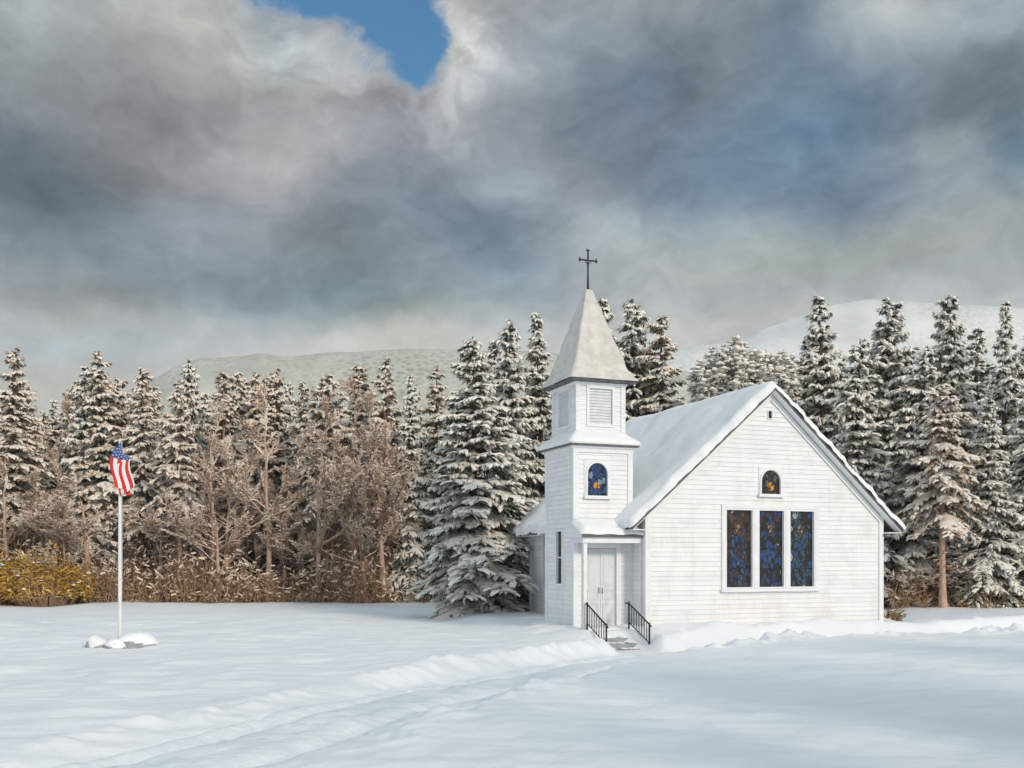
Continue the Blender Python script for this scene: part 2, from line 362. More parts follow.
mxb = N(t, 'ShaderNodeMix', data_type='RGBA'); t.links.new(bk.outputs[0], mxb.inputs[0]); t.links.new(acc, mxb.inputs[6]); mxb.inputs[7].default_value = (.85, .895, .93, 1)
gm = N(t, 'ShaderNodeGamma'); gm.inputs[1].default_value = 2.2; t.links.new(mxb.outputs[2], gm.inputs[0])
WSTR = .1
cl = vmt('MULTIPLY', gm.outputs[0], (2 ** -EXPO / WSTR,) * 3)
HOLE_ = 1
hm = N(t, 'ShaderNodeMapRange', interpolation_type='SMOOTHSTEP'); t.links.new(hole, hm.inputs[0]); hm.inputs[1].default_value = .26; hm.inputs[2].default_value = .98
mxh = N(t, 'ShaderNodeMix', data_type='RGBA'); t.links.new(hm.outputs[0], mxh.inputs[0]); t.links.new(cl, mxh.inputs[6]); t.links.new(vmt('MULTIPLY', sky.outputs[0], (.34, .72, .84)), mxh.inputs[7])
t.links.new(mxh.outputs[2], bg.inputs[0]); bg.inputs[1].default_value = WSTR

# ------------------------------------------------------------------ the snow ground
HAZE = .00038
TH = R(21); CA, SA = math.cos(TH), math.sin(TH)
X0, Y0, WID, LEN = 4.09, 30.43, 9.0, 9.4           # church: front left corner, width, length
def cw(u, v):                                      # church plan -> world
    return X0 + u * CA - v * SA, Y0 + u * SA + v * CA
def uv_of(x, y):
    dx, dy = x - X0, y - Y0
    return dx * CA + dy * SA, -dx * SA + dy * CA
LZ = -.42
lane_px = [(-60, 860), (120, 800), (255, 762), (345, 731), (440, 703), (530, 681), (605, 666), (690, 656), (800, 648), (920, 642), (1030, 637.5), (1180, 633), (1500, 627)]
lane = np.array([(wx(px, (EYE - LZ) * F_PX / (py - HOR)), (EYE - LZ) * F_PX / (py - HOR)) for px, py in lane_px])
def catmull(p, k=12):
    out = []
    for i in range(len(p) - 1):
        a = p[max(i - 1, 0)]; b = p[i]; c = p[i + 1]; d = p[min(i + 2, len(p) - 1)]
        for j in range(k):
            s = j / k
            out.append(.5 * ((2 * b) + (c - a) * s + (2 * a - 5 * b + 4 * c - d) * s * s + (3 * b - a - 3 * c + d) * s ** 3))
    out.append(p[-1]); return np.array(out)
lane_c = catmull(lane)
walk_c = np.array([cw(-1.33, -1.2), cw(-1.33, -2.2), cw(-1.4, -4.2)])      # trodden bit between the steps and the lane
def dist_poly(x, y, pl):
    best = np.full(x.shape, 1e9); side = np.zeros(x.shape)
    for a, b in zip(pl[:-1], pl[1:]):
        d = b - a; L2 = (d ** 2).sum()
        s = np.clip(((x - a[0]) * d[0] + (y - a[1]) * d[1]) / L2, 0, 1)
        qx = x - a[0] - s * d[0]; qy = y - a[1] - s * d[1]
        dd = np.hypot(qx, qy); m = dd < best
        best = np.where(m, dd, best); side = np.where(m, np.sign(d[0] * qy - d[1] * qx), side)
    return best, side
LW = 1.35
def height(x, y):
    x = np.asarray(x, float); y = np.asarray(y, float)
    near = sstep(90, 50, np.hypot(x, y - 20))
    h = .30 * fbm(x / 11, y / 11, 3, 3) + .07 * fbm(x / 2.6, y / 1.7, 11, 3) + .022 * fbm(x / .55, y / .45, 21, 3) * near
    h = h + .035 * fbm(x / 1.1, y / .32, 25, 3) * near * (.5 + fbm(x / 7, y / 7, 27, 2)); h = h * sstep(3, 9, np.hypot(x, y)) - .04
    h = h + .25 * sstep(12, 22, x) * sstep(24, 38, y)                     # the ground lifts a little right of the church
    h = h + 2.2 * sstep(58, 130, y)
    ms = (np.abs(x) < 60) & (y < 60) & (y > -20)
    if ms.any():
        xs, ys = x[ms], y[ms]; hs = h[ms]
        u, v = uv_of(xs, ys)
        # level site and a soft drift round the walls
        du = np.maximum(np.maximum(-2.1 - u, u - WID), 0); dv = np.maximum(np.maximum(-v, v - LEN), 0)
        dd = np.hypot(du, dv)
        k = sstep(3.5, .3, dd); hs = hs * (1 - .75 * k)
        hs = hs + (.20 + .16 * fbm(xs / 1.3, ys / 1.3, 31, 2)) * sstep(1.9, .0, dd)
        d, side = dist_poly(xs, ys, lane_c)
        wj = LW + .25 * fbm(xs / 1.6, ys / 1.6, 41, 3)
        cut = sstep(wj + .50 + .35 * sstep(24, 14, ys), wj - .25 - .25 * sstep(24, 14, ys), d)
        rut = .045 * np.cos(np.clip(d - .75, -.45, .45) * 7) * fbm(xs / 2, ys / 2, 47, 2)
        LZv = LZ + .24 * sstep(25, 15, ys) * sstep(4, -2, xs); fl = LZv + .05 * fbm(xs / .7, ys / .7, 51, 3) + .10 * fbm(xs / 5, ys / 5, 55, 2) - .12 * np.exp(-((d - .72 - .12 * fbm(xs / 3, ys / 3, 58, 2)) / .20) ** 2) + .03 * fbm(xs / .28, ys / .28, 59, 2)
        hs = hs + .05 * fbm(xs / .9, ys / .6, 83, 2) * sstep(0, 8, ys); fl = fl - .045 * sstep(.14, .30, vnoise(xs / .30 + 3.3, ys / .38, 91)) * sstep(-.2, .25, vnoise(xs / 2.5, ys / 2.5, 93)); hs = hs * (1 - cut) + fl * cut
        bk = np.exp(-((d - wj - .50) / (.40 + .18 * fbm(xs / 1.1, ys / 1.1, 67, 2))) ** 2)
        lump = .45 + 1.25 * fbm(xs / .34, ys / .34, 61, 4); big = .50 + 1.3 * fbm(xs / 2.6, ys / 2.6, 65, 2)
        hs = hs + bk * np.clip(lump, 0, 1.4) * np.clip(big, .1, 1.4) * np.where(side < 0, .27, .085 + .09 * sstep(14, 26, ys)) * (1 - .70 * sstep(3, 9, xs) * (side > 0))
        d2, _ = dist_poly(xs, ys, walk_c)
        c2 = sstep(1.15, .55, d2); hs = hs * (1 - c2) + (LZ + .04 * fbm(xs / .5, ys / .5, 71, 3)) * c2
        h = h.copy(); h[ms] = hs
    return h
def gz(x, y): return float(height(np.array([x]), np.array([y]))[0])

def axis(lo, hi, step, far, grow=1.16):
    a = list(np.arange(lo, hi + 1e-6, step)); s = step; v = hi
    up = []
    while v < far: s *= grow; v += s; up.append(v)
    s = step; v = lo; dn = []
    while v > -far: s *= grow; v -= s; dn.append(v)
    return np.array(dn[::-1] + a + up)
def sheet(name, X, Y, Z, mat, parent=None):
    ny, nx = X.shape
    co_ = np.stack([X, Y, Z], -1).reshape(-1, 3)
    i = np.arange(ny * nx).reshape(ny, nx)
    q = np.stack([i[:-1, :-1], i[:-1, 1:], i[1:, 1:], i[1:, :-1]], -1).reshape(-1, 4)
    me = bpy.data.meshes.new(name)
    me.vertices.add(len(co_)); me.vertices.foreach_set('co', co_.ravel())
    me.loops.add(q.size); me.loops.foreach_set('vertex_index', q.ravel())
    me.polygons.add(len(q)); me.polygons.foreach_set('loop_start', np.arange(0, q.size, 4)); me.polygons.foreach_set('loop_total', np.full(len(q), 4))
    me.polygons.foreach_set('use_smooth', np.ones(len(q), bool))
    me.update(calc_edges=True); me.validate()
    me.materials.append(mat)
    o = bpy.data.objects.new(name, me); C.objects.link(o)
    if parent: o.parent = parent
    return o
gx = axis(-17, 17, .085, 1300); gy = axis(6, 36, .085, 1300)
GX, GY = np.meshgrid(gx, gy)
ground = tag(sheet('ground', GX, GY, height(GX, GY), M['snow']), 'smooth snow field in front of church and wood', 'ground', kind='structure')

# packed snow of the cleared lane, a sheet over the bottom of the cutting
seg = np.diff(lane_c, axis=0); cum = np.concatenate([[0], np.cumsum(np.hypot(*seg.T))])
ss = np.arange(0, cum[-1], .11)
lx = np.interp(ss, cum, lane_c[:, 0]); ly = np.interp(ss, cum, lane_c[:, 1])
tx = np.gradient(lx); ty = np.gradient(ly); tl = np.hypot(tx, ty); tx /= tl; ty /= tl
off = np.arange(-1.15, 1.1501, .1)
PX = lx[:, None] - ty[:, None] * off; PY = ly[:, None] + tx[:, None] * off
edge = np.clip((np.abs(off) - .95) / .2, 0, 1)
PZ = height(PX, PY) + .02 - .05 * edge[None, :] ** 2
tag(sheet('path', PX, PY, PZ, M['packed_snow']), 'cleared lane of packed snow curving past the church steps', 'path', kind='structure')

# ------------------------------------------------------------------ hills far off
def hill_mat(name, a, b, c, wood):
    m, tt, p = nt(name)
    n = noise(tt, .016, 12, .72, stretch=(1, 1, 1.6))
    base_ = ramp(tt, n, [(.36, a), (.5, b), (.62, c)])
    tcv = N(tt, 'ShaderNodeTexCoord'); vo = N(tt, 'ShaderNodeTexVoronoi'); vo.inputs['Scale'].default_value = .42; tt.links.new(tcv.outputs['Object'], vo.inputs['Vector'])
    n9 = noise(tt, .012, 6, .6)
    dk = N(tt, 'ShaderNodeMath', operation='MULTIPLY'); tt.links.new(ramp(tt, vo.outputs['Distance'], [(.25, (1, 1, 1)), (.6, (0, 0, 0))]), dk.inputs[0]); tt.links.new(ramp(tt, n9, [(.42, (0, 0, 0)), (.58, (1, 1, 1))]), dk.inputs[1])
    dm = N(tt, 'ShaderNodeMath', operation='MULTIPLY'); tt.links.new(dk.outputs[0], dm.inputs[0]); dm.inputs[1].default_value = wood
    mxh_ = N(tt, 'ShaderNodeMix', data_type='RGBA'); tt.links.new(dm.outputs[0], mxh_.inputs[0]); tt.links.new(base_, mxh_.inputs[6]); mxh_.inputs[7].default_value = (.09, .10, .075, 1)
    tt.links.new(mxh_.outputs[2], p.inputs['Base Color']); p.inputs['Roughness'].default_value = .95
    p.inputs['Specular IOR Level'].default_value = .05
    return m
def hills(name, prof, dist, depth, mat, label, seed):
    a = np.linspace(prof[0][0], prof[-1][0], 260)                          # columns of the profile, in picture columns at the camera's axis
    top = np.interp(a, [p[0] for p in prof], [p[1] for p in prof]) + 5 * fbm(a / 60, a * 0 + .3, seed, 4)
    r = np.linspace(0, 1, 40)
    A, Rr = np.meshgrid(a, r)
    T = np.tile(top, (len(r), 1))
    D = dist + depth * Rr
    X = wx(A, D); crest = wz(T, dist + depth * .55)
    prof_r = np.sin(np.clip(Rr / 1.1, 0, 1) * math.pi) ** 1.1
    Z = -3 + crest * prof_r * (1 + .10 * fbm(X / 70, D / 60, seed + 5, 4) * sstep(1, .2, prof_r))
    o = sheet(name, X, D, Z, mat)
    return tag(o, label, 'hill', kind='structure')
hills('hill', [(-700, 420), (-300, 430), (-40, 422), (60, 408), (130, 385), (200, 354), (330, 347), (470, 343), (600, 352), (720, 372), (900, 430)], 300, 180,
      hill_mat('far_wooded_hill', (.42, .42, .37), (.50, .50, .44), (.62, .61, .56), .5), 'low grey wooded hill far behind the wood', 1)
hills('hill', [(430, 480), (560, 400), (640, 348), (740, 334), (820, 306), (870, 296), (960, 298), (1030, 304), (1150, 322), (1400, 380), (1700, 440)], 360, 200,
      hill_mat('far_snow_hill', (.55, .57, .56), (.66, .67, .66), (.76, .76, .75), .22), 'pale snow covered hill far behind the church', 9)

# ------------------------------------------------------------------ the church
church = tag(empty('church', (X0, Y0, 0), TH), 'small white clapboard church with steeple and snow covered roof', 'church')
EAVE, RIDGE, OV = 3.75, 7.70, .6
SLOPE = (RIDGE - EAVE) / (WID / 2)

def clap(mb, P_, zb, zt, xl, xr, holes, out, course=.15):
    """lapped boards on the plane P_(x, offset, z); out = lap depth"""
    zs = {zb, zt}
    k = 0
    while zb + k * course < zt: zs.add(zb + k * course); k += 1
    for h in holes: zs.add(h[2]); zs.add(h[3])
    zs = sorted(z for z in zs if zb <= z <= zt)
    for a, b in zip(zs[:-1], zs[1:]):
        if b - a < 1e-4: continue
        fa = (a - zb) / course; f0 = fa - math.floor(fa + 1e-6); f1 = f0 + (b - a) / course
        oa, ob = out * (1 - f0), out * (1 - f1)
        L0, L1, R0, R1 = xl(a), xl(b), xr(a), xr(b)
        cuts = sorted((h[0], h[1]) for h in holes if h[2] < (a + b) / 2 < h[3])
        edges = [(L0, L1)]
        for c in cuts: edges += [(c[0], c[0]), (c[1], c[1])]
        edges.append((R0, R1))
        for i in range(0, len(edges), 2):
            (p0, p1), (q0, q1) = edges[i], edges[i + 1]
            if q0 - p0 < 1e-3: continue
            mb.quad(P_(p0, oa, a), P_(q0, oa, a), P_(q1, ob, b), P_(p1, ob, b))
            if f0 < 1e-3 and a > zb: mb.quad(P_(p0, 0, a), P_(q0, 0, a), P_(q0, oa, a), P_(p0, oa, a))

def plane(ux, uy, dx, dy):             # point on a wall: origin, direction along
    nx, ny = dy, -dx
    return lambda x, o, z: (ux + dx * x + nx * o, uy + dy * x + ny * o, z)

# front wall: openings
WIN = [(2.80, 3.87), (4.02, 5.07), (5.21, 6.25)]
WZ0, WZ1 = 1.28, 3.84
def arch_rect(cx, w, z0, h): return (cx - w / 2, cx + w / 2, z0, z0 + h)
gw = (4.10, 4.94, 4.27, 5.15)
vent = (4.40, 4.60, 6.72, 7.02)
fr = MB()
Pf = plane(0, 0, 1, 0)
clap(fr, Pf, -.4, RIDGE - .02, lambda z: 0 if z < EAVE else (z - EAVE) / SLOPE, lambda z: WID if z < EAVE else WID - (z - EAVE) / SLOPE,
     [(WIN[0][0], WIN[2][1], WZ0, WZ1), gw, vent], .013)
Pl = plane(0, LEN, 0, -1); Pr = plane(WID, 0, 0, 1); Pb = plane(WID, LEN, -1, 0)
sw = [(2.9 + 2.1 * i, 3.8 + 2.1 * i, 1.3, 3.2) for i in range(3)]
swl = [(LEN - b, LEN - a, c, d) for a, b, c, d in sw]
clap(fr, Pl, -.4, EAVE + .15, lambda z: 0, lambda z: LEN, swl, .013)
clap(fr, Pr, -.4, EAVE + .15, lambda z: 0, lambda z: LEN, sw, .013)
clap(fr, Pb, -.4, RIDGE - .02, lambda z: 0 if z < EAVE else (z - EAVE) / SLOPE, lambda z: WID if z < EAVE else WID - (z - EAVE) / SLOPE, [], .013)
fr.build('wall', M['paint'], church)
# corner boards and rake boards
for nm, bx in (('corner_board', (-.045, .14, -.05, .14)), ('corner_board', (WID - .14, WID + .045, -.05, .14)),
               ('corner_board', (WID - .14, WID + .045, LEN - .14, LEN + .05)), ('corner_board', (-.045, .14, LEN - .14, LEN + .05))):
    b = MB(); b.box(bx[0], bx[1], bx[2], bx[3], -.4, EAVE - .06); bevel(b.build(nm, M['trim'], church))
def extrude(mb, poly, y0, y1, mat=0):
    """(x, z) outline extruded from y0 to y1"""
    n = len(poly); mb.add([(x, y0, z) for x, z in poly] + [(x, y1, z) for x, z in poly],
                         [tuple(range(n)), tuple(range(n, 2 * n))[::-1]] + [(i, i + n, (i + 1) % n + n, (i + 1) % n) for i in range(n)], mat)
b = MB()
extrude(b, [(.02, EAVE - .16), (WID / 2, RIDGE - .16), (WID / 2, RIDGE - .36), (.02, EAVE - .36)], -.055, -.024)
extrude(b, [(WID / 2 + .002, RIDGE - .16), (WID - .02, EAVE - .16), (WID - .02, EAVE - .36), (WID / 2 + .002, RIDGE - .36)], -.055, -.024)
b.build('rake_board', M['trim'], church)

def gothic(w, z0, zs, n=10):
    """arched outline (x, z), springing at zs"""
    r = w / 2
    return [(-r, z0), (r, z0)] + [(r * math.cos(math.pi * i / n), zs + r * math.sin(math.pi * i / n)) for i in range(n + 1)]
def ring(mb, inner, outer, y0, y1, mat=0):
    n = len(inner)
    v = [(x, y0, z) for x, z in inner] + [(x, y0, z) for x, z in outer] + [(x, y1, z) for x, z in inner] + [(x, y1, z) for x, z in outer]
    f = []
    for i in range(n):
        j = (i + 1) % n
        f += [(i, j, n + j, n + i), (2 * n + i, 3 * n + i, 3 * n + j, 2 * n + j), (i, 2 * n + i, 2 * n + j, j), (n + i, n + j, 3 * n + j, 3 * n + i)]
    mb.add(v, f, mat)
def place(o, x, y, z, rz=0):
    o.location = (x, y, z); o.rotation_euler = (0, 0, rz); return o

def rect_window(cx, w, z0, z1, glass, y=0, rz=0, x=None, fw=.055, label=None):
    """sash window; local origin on the sill line in the wall plane"""
    h = z1 - z0
    b = MB(); ring(b, [(-w / 2 + fw, fw), (w / 2 - fw, fw), (w / 2 - fw, h - fw), (-w / 2 + fw, h - fw)],
                   [(-w / 2, 0), (w / 2, 0), (w / 2, h), (-w / 2, h)], -.052, .12)
    o = place(b.build('window', M['trim'], church), cx, y, z0, rz)
    if label: o['label'] = label
    g = MB(); g.box(-w / 2 + fw - .01, w / 2 - fw + .01, .055, .085, fw - .01, h - fw + .01)
    for i in range(1, 4): g.box(-w / 2 + fw, w / 2 - fw, .035, .053, h * i / 4 - .008, h * i / 4 + .008, 1)
    g.build('pane', [glass, M['dark']], o)
    return o
labs = ['brown stained glass window', 'blue stained glass window', 'teal stained glass window']
for i, (a, c) in enumerate(WIN):
    rect_window((a + c) / 2, c - a - .001, WZ0, WZ1, GL[i], label=labs[i])
b = MB()
b.box(WIN[0][0] - .12, WIN[0][0] - .002, -.06, .02, WZ0 - .002, WZ1 + .12); b.box(WIN[2][1] + .002, WIN[2][1] + .12, -.06, .02, WZ0 - .002, WZ1 + .12)
b.box(WIN[0][0], WIN[2][1], -.06, .02, WZ1 + .002, WZ1 + .12)
b.box(WIN[0][0] - .16, WIN[2][1] + .16, -.12, .02, WZ0 - .09, WZ0 - .004)
for i in range(2): b.box(WIN[i][1] + .001, WIN[i + 1][0] - .001, -.065, .1, WZ0, WZ1)
bevel(b.build('window_surround', M['trim'], church), .008)
b = MB()                                                            # ridge of snow on the sill
b.tube([(WIN[0][0] - .14, -.09, WZ0 - .07), (3.9, -.09, WZ0 - .06), (4.6, -.09, WZ0 - .055), (5.6, -.09, WZ0 - .06), (WIN[2][1] + .14, -.09, WZ0 - .07)], [.03, .05, .04, .055, .03], 8)
b.build('sill_snow', M['roof_snow'], church)

def arch_window(cx, w, z0, h, rect, glass, y=0, rz=0, label=None):
    hw = (rect[1] - rect[0]) / 2 + .03; zt = rect[3] - rect[2]
    inner = gothic(w, .05, h - w / 2 - .02, 12)
    b = MB()
    outer = [(-hw, -.03), (hw, -.03)] + [(hw * max(-1, min(1, 1.45 * math.cos(math.pi * i / 12))), (zt + .03) if 2 <= i <= 10 else (h - w / 2 - .02) + (zt + .03 - (h - w / 2 - .02)) * (min(i, 12 - i) / 2)) for i in range(13)]
    ring(b, inner, outer, -.03, .1)
    tr = gothic(w + .12, -.0, h - w / 2 - .02, 12)
    ring(b, gothic(w + .004, .05, h - w / 2 - .02, 12), tr, -.062, -.034)
    b.box(-w / 2 - .12, w / 2 + .12, -.11, -.035, -.05, .046)
    o = place(b.build('window', M['trim'], church), cx, y, z0, rz)
    if label: o['label'] = label
    g = MB(); extrude(g, gothic(w + .02, .04, h - w / 2 - .02, 12), .02, .05)
    g.build('pane', glass, o)
    return o
arch_window(4.52, .72, 4.27, .84, gw, GL_G, label='small arched gable window with amber glass')
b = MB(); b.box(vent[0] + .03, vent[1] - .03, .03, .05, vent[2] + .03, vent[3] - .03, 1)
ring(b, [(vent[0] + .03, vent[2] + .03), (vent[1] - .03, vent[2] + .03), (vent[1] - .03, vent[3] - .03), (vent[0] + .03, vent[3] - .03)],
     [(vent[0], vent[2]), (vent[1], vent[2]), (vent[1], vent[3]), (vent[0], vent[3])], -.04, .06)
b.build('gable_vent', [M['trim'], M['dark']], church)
for k, h in enumerate(swl):                                         # side windows
    v = LEN - (h[0] + h[1]) / 2
    if v > 3.3: rect_window(0, .899, h[2], h[3], GL_D, y=v, rz=-math.pi / 2)
for h in sw: rect_window(WID, .899, h[2], h[3], GL_D, y=(h[0] + h[1]) / 2, rz=math.pi / 2)

# roof slab and its snow
def roof_poly(u0, u1, th0, th1):
    pass
b = MB()
FO = .32                                                            # overhang in front and behind
def zr(u): return RIDGE - SLOPE * abs(u - WID / 2)
n_ = math.hypot(1, SLOPE)
prof = [(-OV, zr(-OV)), (WID / 2, RIDGE), (WID + OV, zr(WID + OV)), (WID + OV, zr(WID + OV) - .09), (WID / 2, RIDGE - .09), (-OV, zr(-OV) - .09)]
extrude(b, [prof[0], prof[1], prof[4], prof[5]], -FO, LEN + FO)
extrude(b, [prof[1], prof[2], prof[3], prof[4]], -FO, LEN + FO)
roof = b.build('roof', M['shingle'], church)
# white boarding under the slab
dn = .092
for s0_ in (-1, 1):
    for y_a, y_b in ((-FO + .02, -.03), (LEN + .03, LEN + FO - .02)):
        q0 = (WID / 2, RIDGE - dn - .001); q1 = (WID / 2 + s0_ * (WID / 2 + OV - .02), zr(WID + OV - .02) - dn - .001)
        o2 = .03
        pl_ = [q0, q1, (q1[0], q1[1] - o2), (q0[0], q0[1] - o2)]
        b = MB(); extrude(b, pl_, y_a, y_b); b.build('roof_boarding', M['trim'], church)
def snow_slab(name, parent, P_, nu, nv, thick, seed, roll=.12, lu=1.0, lv=1.0, lump=.05, freq=.7):
    """snow lying on a surface P_(s, t) -> (point, normal), s and t in 0..1; lu, lv = size in metres"""
    s = np.linspace(0, 1, nu); tt = np.linspace(0, 1, nv)
    V = []; n = nu * nv
    for j in range(nv):
        for i in range(nu):
            p, nn = P_(s[i], tt[j])
            e = min(min(s[i], 1 - s[i]) * lu, min(tt[j], 1 - tt[j]) * lv)
            k = math.sqrt(max(0, 1 - (1 - min(e / roll, 1)) ** 2))
            nz = float(fbm(np.array([s[i] * lu / freq + seed]), np.array([tt[j] * lv / freq]), seed, 3)[0])
            V.append(tuple(Vector(p) + Vector(nn) * (thick * k * (1 + .25 * nz) + lump * nz * k + .004)))
    Fc = [(j * nu + i, j * nu + i + 1, (j + 1) * nu + i + 1, (j + 1) * nu + i) for j in range(nv - 1) for i in range(nu - 1)]
    mb = MB(); mb.add(V, Fc, 0, True)
    return mb.build(name, M['roof_snow'], parent)
def side_fn(sgn):
    nn = Vector((sgn * SLOPE / n_, 0, 1 / n_))
    def f(s, q):
        u = WID / 2 + sgn * (-.02 + s * (WID / 2 + OV + .05 + .02))
        wob = .05 * math.sin(q * 31 + sgn) + .035 * math.sin(q * 83) + .03 * math.sin(q * 151 + 1)
        edge = .05 if s > .999 else 0
        fr_ = -FO - .035 + .035 * math.sin(s * 23 + sgn) + .03 * math.sin(s * 57 + 1) + .02 * math.sin(s * 121)
        y = fr_ + q * (LEN + 2 * FO + .07)
        uu = u + (sgn * wob if s > .97 else 0)
        return (uu, y, zr(uu)), nn
    return f
# one blanket over both slopes: the halves share the ridge row
def both(s, q):
    if s < .5:
        p, nn = side_fn(-1)(1 - 2 * s, q)
    else: p, nn = side_fn(1)(2 * s - 1, q)
    if abs(s - .5) < 1e-6: p = (WID / 2, p[1], RIDGE); nn = Vector((0, 0, 1.12))
    return p, nn
snow_slab('snow_layer', roof, both, 121, 110, .24, 5, roll=.20, lu=13.8, lv=LEN + 2 * FO, lump=.035, freq=1.5)
# soffits
for x0_, x1_ in ((-OV + .02, -.03), (WID + .03, WID + OV - .02)):
    b = MB(); b.box(x0_, x1_, -FO + .03, LEN + FO - .03, zr(-OV) - .12, zr(-OV) - .092); b.build('soffit', M['trim'], church)

# tower, attached to the left side wall near the front
TU0, TU1, TV0, TV1 = -2.0, -.03, .90, 3.05
TT = 5.72; TCX, TCY = (TU0 + TU1) / 2, (TV0 + TV1) / 2
tb = MB()
tw = TU1 - TU0; td = TV1 - TV0
DW0, DW1, DZ0, DZ1 = .34, 1.50, .16, 2.62                         # door opening along the front
TWX = tw / 2 - .20
TWR = (TWX - .42, TWX + .42, 4.14, 5.26)
clap(tb, plane(TU0, TV0, 1, 0), -.4, TT, lambda z: 0, lambda z: tw, [(DW0, DW1, DZ0, DZ1), TWR], .012)
clap(tb, plane(TU0, TV1, 0, -1), -.4, TT, lambda z: 0, lambda z: td, [(td - 1.27, td - .85, 1.45, 3.1)], .012)
clap(tb, plane(TU1, TV0, 0, 1), -.4, TT, lambda z: 0, lambda z: td, [], .02)
clap(tb, plane(TU1, TV1, -1, 0), -.4, TT, lambda z: 0, lambda z: tw, [], .02)
tower = tb.build('tower', M['paint'], church)
for (a, c) in ((TU0, TV0), (TU1, TV0), (TU0, TV1), (TU1, TV1)):
    b = MB(); s1 = -1 if a == TU0 else 1; s2 = -1 if c == TV0 else 1
    x0, x1 = sorted((a + s1 * .045, a - s1 * .13)); y0, y1 = sorted((c + s2 * .045, c - s2 * .13))
    b.box(x0, x1, y0, y1, -.4, TT - .19); bevel(b.build('corner_board', M['trim'], tower))
b = MB(); ring(b, [(0, 0)] * 0 or [(-.21, 0.0), (.21, 0.0), (.21, 1.65), (-.21, 1.65)], [(-.29, -.08), (.29, -.08), (.29, 1.73), (-.29, 1.73)], -.05, .06)
b.box(-.2, .2, .03, .055, .0, 1.65, 1)
b.box(-.2, .2, .012, .028, .81, .85, 0)
place(b.build('window', [M['trim'], GL_D], tower), TU0, TV0 + 1.06, 1.45, -math.pi / 2)['label'] = 'narrow dark window'
aw = arch_window(TU0 + TWX, .68, 4.14, 1.08, TWR, GL_T, y=TV0, label='arched blue stained glass tower window')

def sq(cx, cy, hx, hy, z): return [(cx - hx, cy - hy, z), (cx + hx, cy - hy, z), (cx + hx, cy + hy, z), (cx - hx, cy + hy, z)]
def loft(mb, rings_, mat=0, capt=True, capb=True, smooth=False):
    v = [p for r_ in rings_ for p in r_]; f = []
    for i in range(len(rings_) - 1):
        for k in range(4):
            k2 = (k + 1) % 4; f.append((i * 4 + k, i * 4 + k2, (i + 1) * 4 + k2, (i + 1) * 4 + k))
    mb.add(v, f, mat, smooth)
    if capb: mb.add(rings_[0], [(3, 2, 1, 0)], mat)
    if capt: mb.add(rings_[-1], [(0, 1, 2, 3)], mat)
HX, HY = tw / 2, td / 2
# cornice + skirt roof
b = MB(); loft(b, [sq(TCX, TCY, HX + .05, HY + .05, TT - .2), sq(TCX, TCY, HX + .05, HY + .05, TT - .09), sq(TCX, TCY, HX + .12, HY + .12, TT - .05), sq(TCX, TCY, HX + .12, HY + .12, TT - .001)])
b.build('cornice', M['trim'], tower)
b = MB(); loft(b, [sq(TCX, TCY, HX + .19, HY + .19, TT), sq(TCX, TCY, HX + .20, HY + .20, TT + .06), sq(TCX, TCY, HX - .16, HY - .16, TT + .42)])
skirt = b.build('skirt_roof', M['shingle'], church)
def wrap_snow(name, parent, prof, mat, seed, nseg=14, lump=.03):
    """snow wrapped round a square roof: prof = list of (grow, z) rings, resampled and roughened"""
    mb = MB(); V = []
    n = nseg * 4
    for j, (g, z) in enumerate(prof):
        for k in range(n):
            side, f = divmod(k, nseg); f /= nseg
            c = sq(TCX, TCY, HX + g, HY + g, z); p = Vector(c[side]).lerp(Vector(c[(side + 1) % 4]), f)
            q = float(fbm(np.array([k * .35 + seed]), np.array([j * .8]), seed, 2)[0]) * (1 if 0 < j < len(prof) - 1 else .3)
            d = Vector((p.x - TCX, p.y - TCY, 0)); d.normalize()
            V.append(tuple(p + d * lump * q + Vector((0, 0, lump * q * .7))))
    F_ = [(j * n + k, j * n + (k + 1) % n, (j + 1) * n + (k + 1) % n, (j + 1) * n + k) for j in range(len(prof) - 1) for k in range(n)]
    mb.add(V, F_, 0, True)
    return mb.build(name, mat, parent)
wrap_snow('snow_layer', skirt, [(.19, TT + .045), (.225, TT + .075), (.22, TT + .14), (.14, TT + .23), (.0, TT + .35), (-.13, TT + .46), (-.16, TT + .49)], M['roof_snow'], 4)
# belfry
BZ0, BZ1 = TT + .40, 7.74; BX, BY = HX - .17, HY - .17
b = MB()
oh = (.50, .46)
clapz = [(BX - .30 + .0, BX + .50, BZ0 + .32, BZ1 - .18)]
def belf(ox, oy, dx, dy, w_):
    hole = (w_ / 2 - .42, w_ / 2 + .42, BZ0 + .28, BZ1 - .17)
    clap(b, plane(ox, oy, dx, dy), BZ0, BZ1, lambda z: 0, lambda z: w_, [hole], .018)
belf(TCX - BX, TCY - BY, 1, 0, 2 * BX); belf(TCX - BX, TCY + BY, 0, -1, 2 * BY); belf(TCX + BX, TCY - BY, 0, 1, 2 * BY); belf(TCX + BX, TCY + BY, -1, 0, 2 * BX)
for s1 in (-1, 1):
    for s2 in (-1, 1):
        x0, x1 = sorted((TCX + s1 * (BX + .04), TCX + s1 * (BX - .11))); y0, y1 = sorted((TCY + s2 * (BY + .04), TCY + s2 * (BY - .11)))
        b.box(x0, x1, y0, y1, BZ0 + .002, BZ1 - .002)
belfry = b.build('belfry', M['paint'], church)
hh = BZ1 - .17 - (BZ0 + .28)
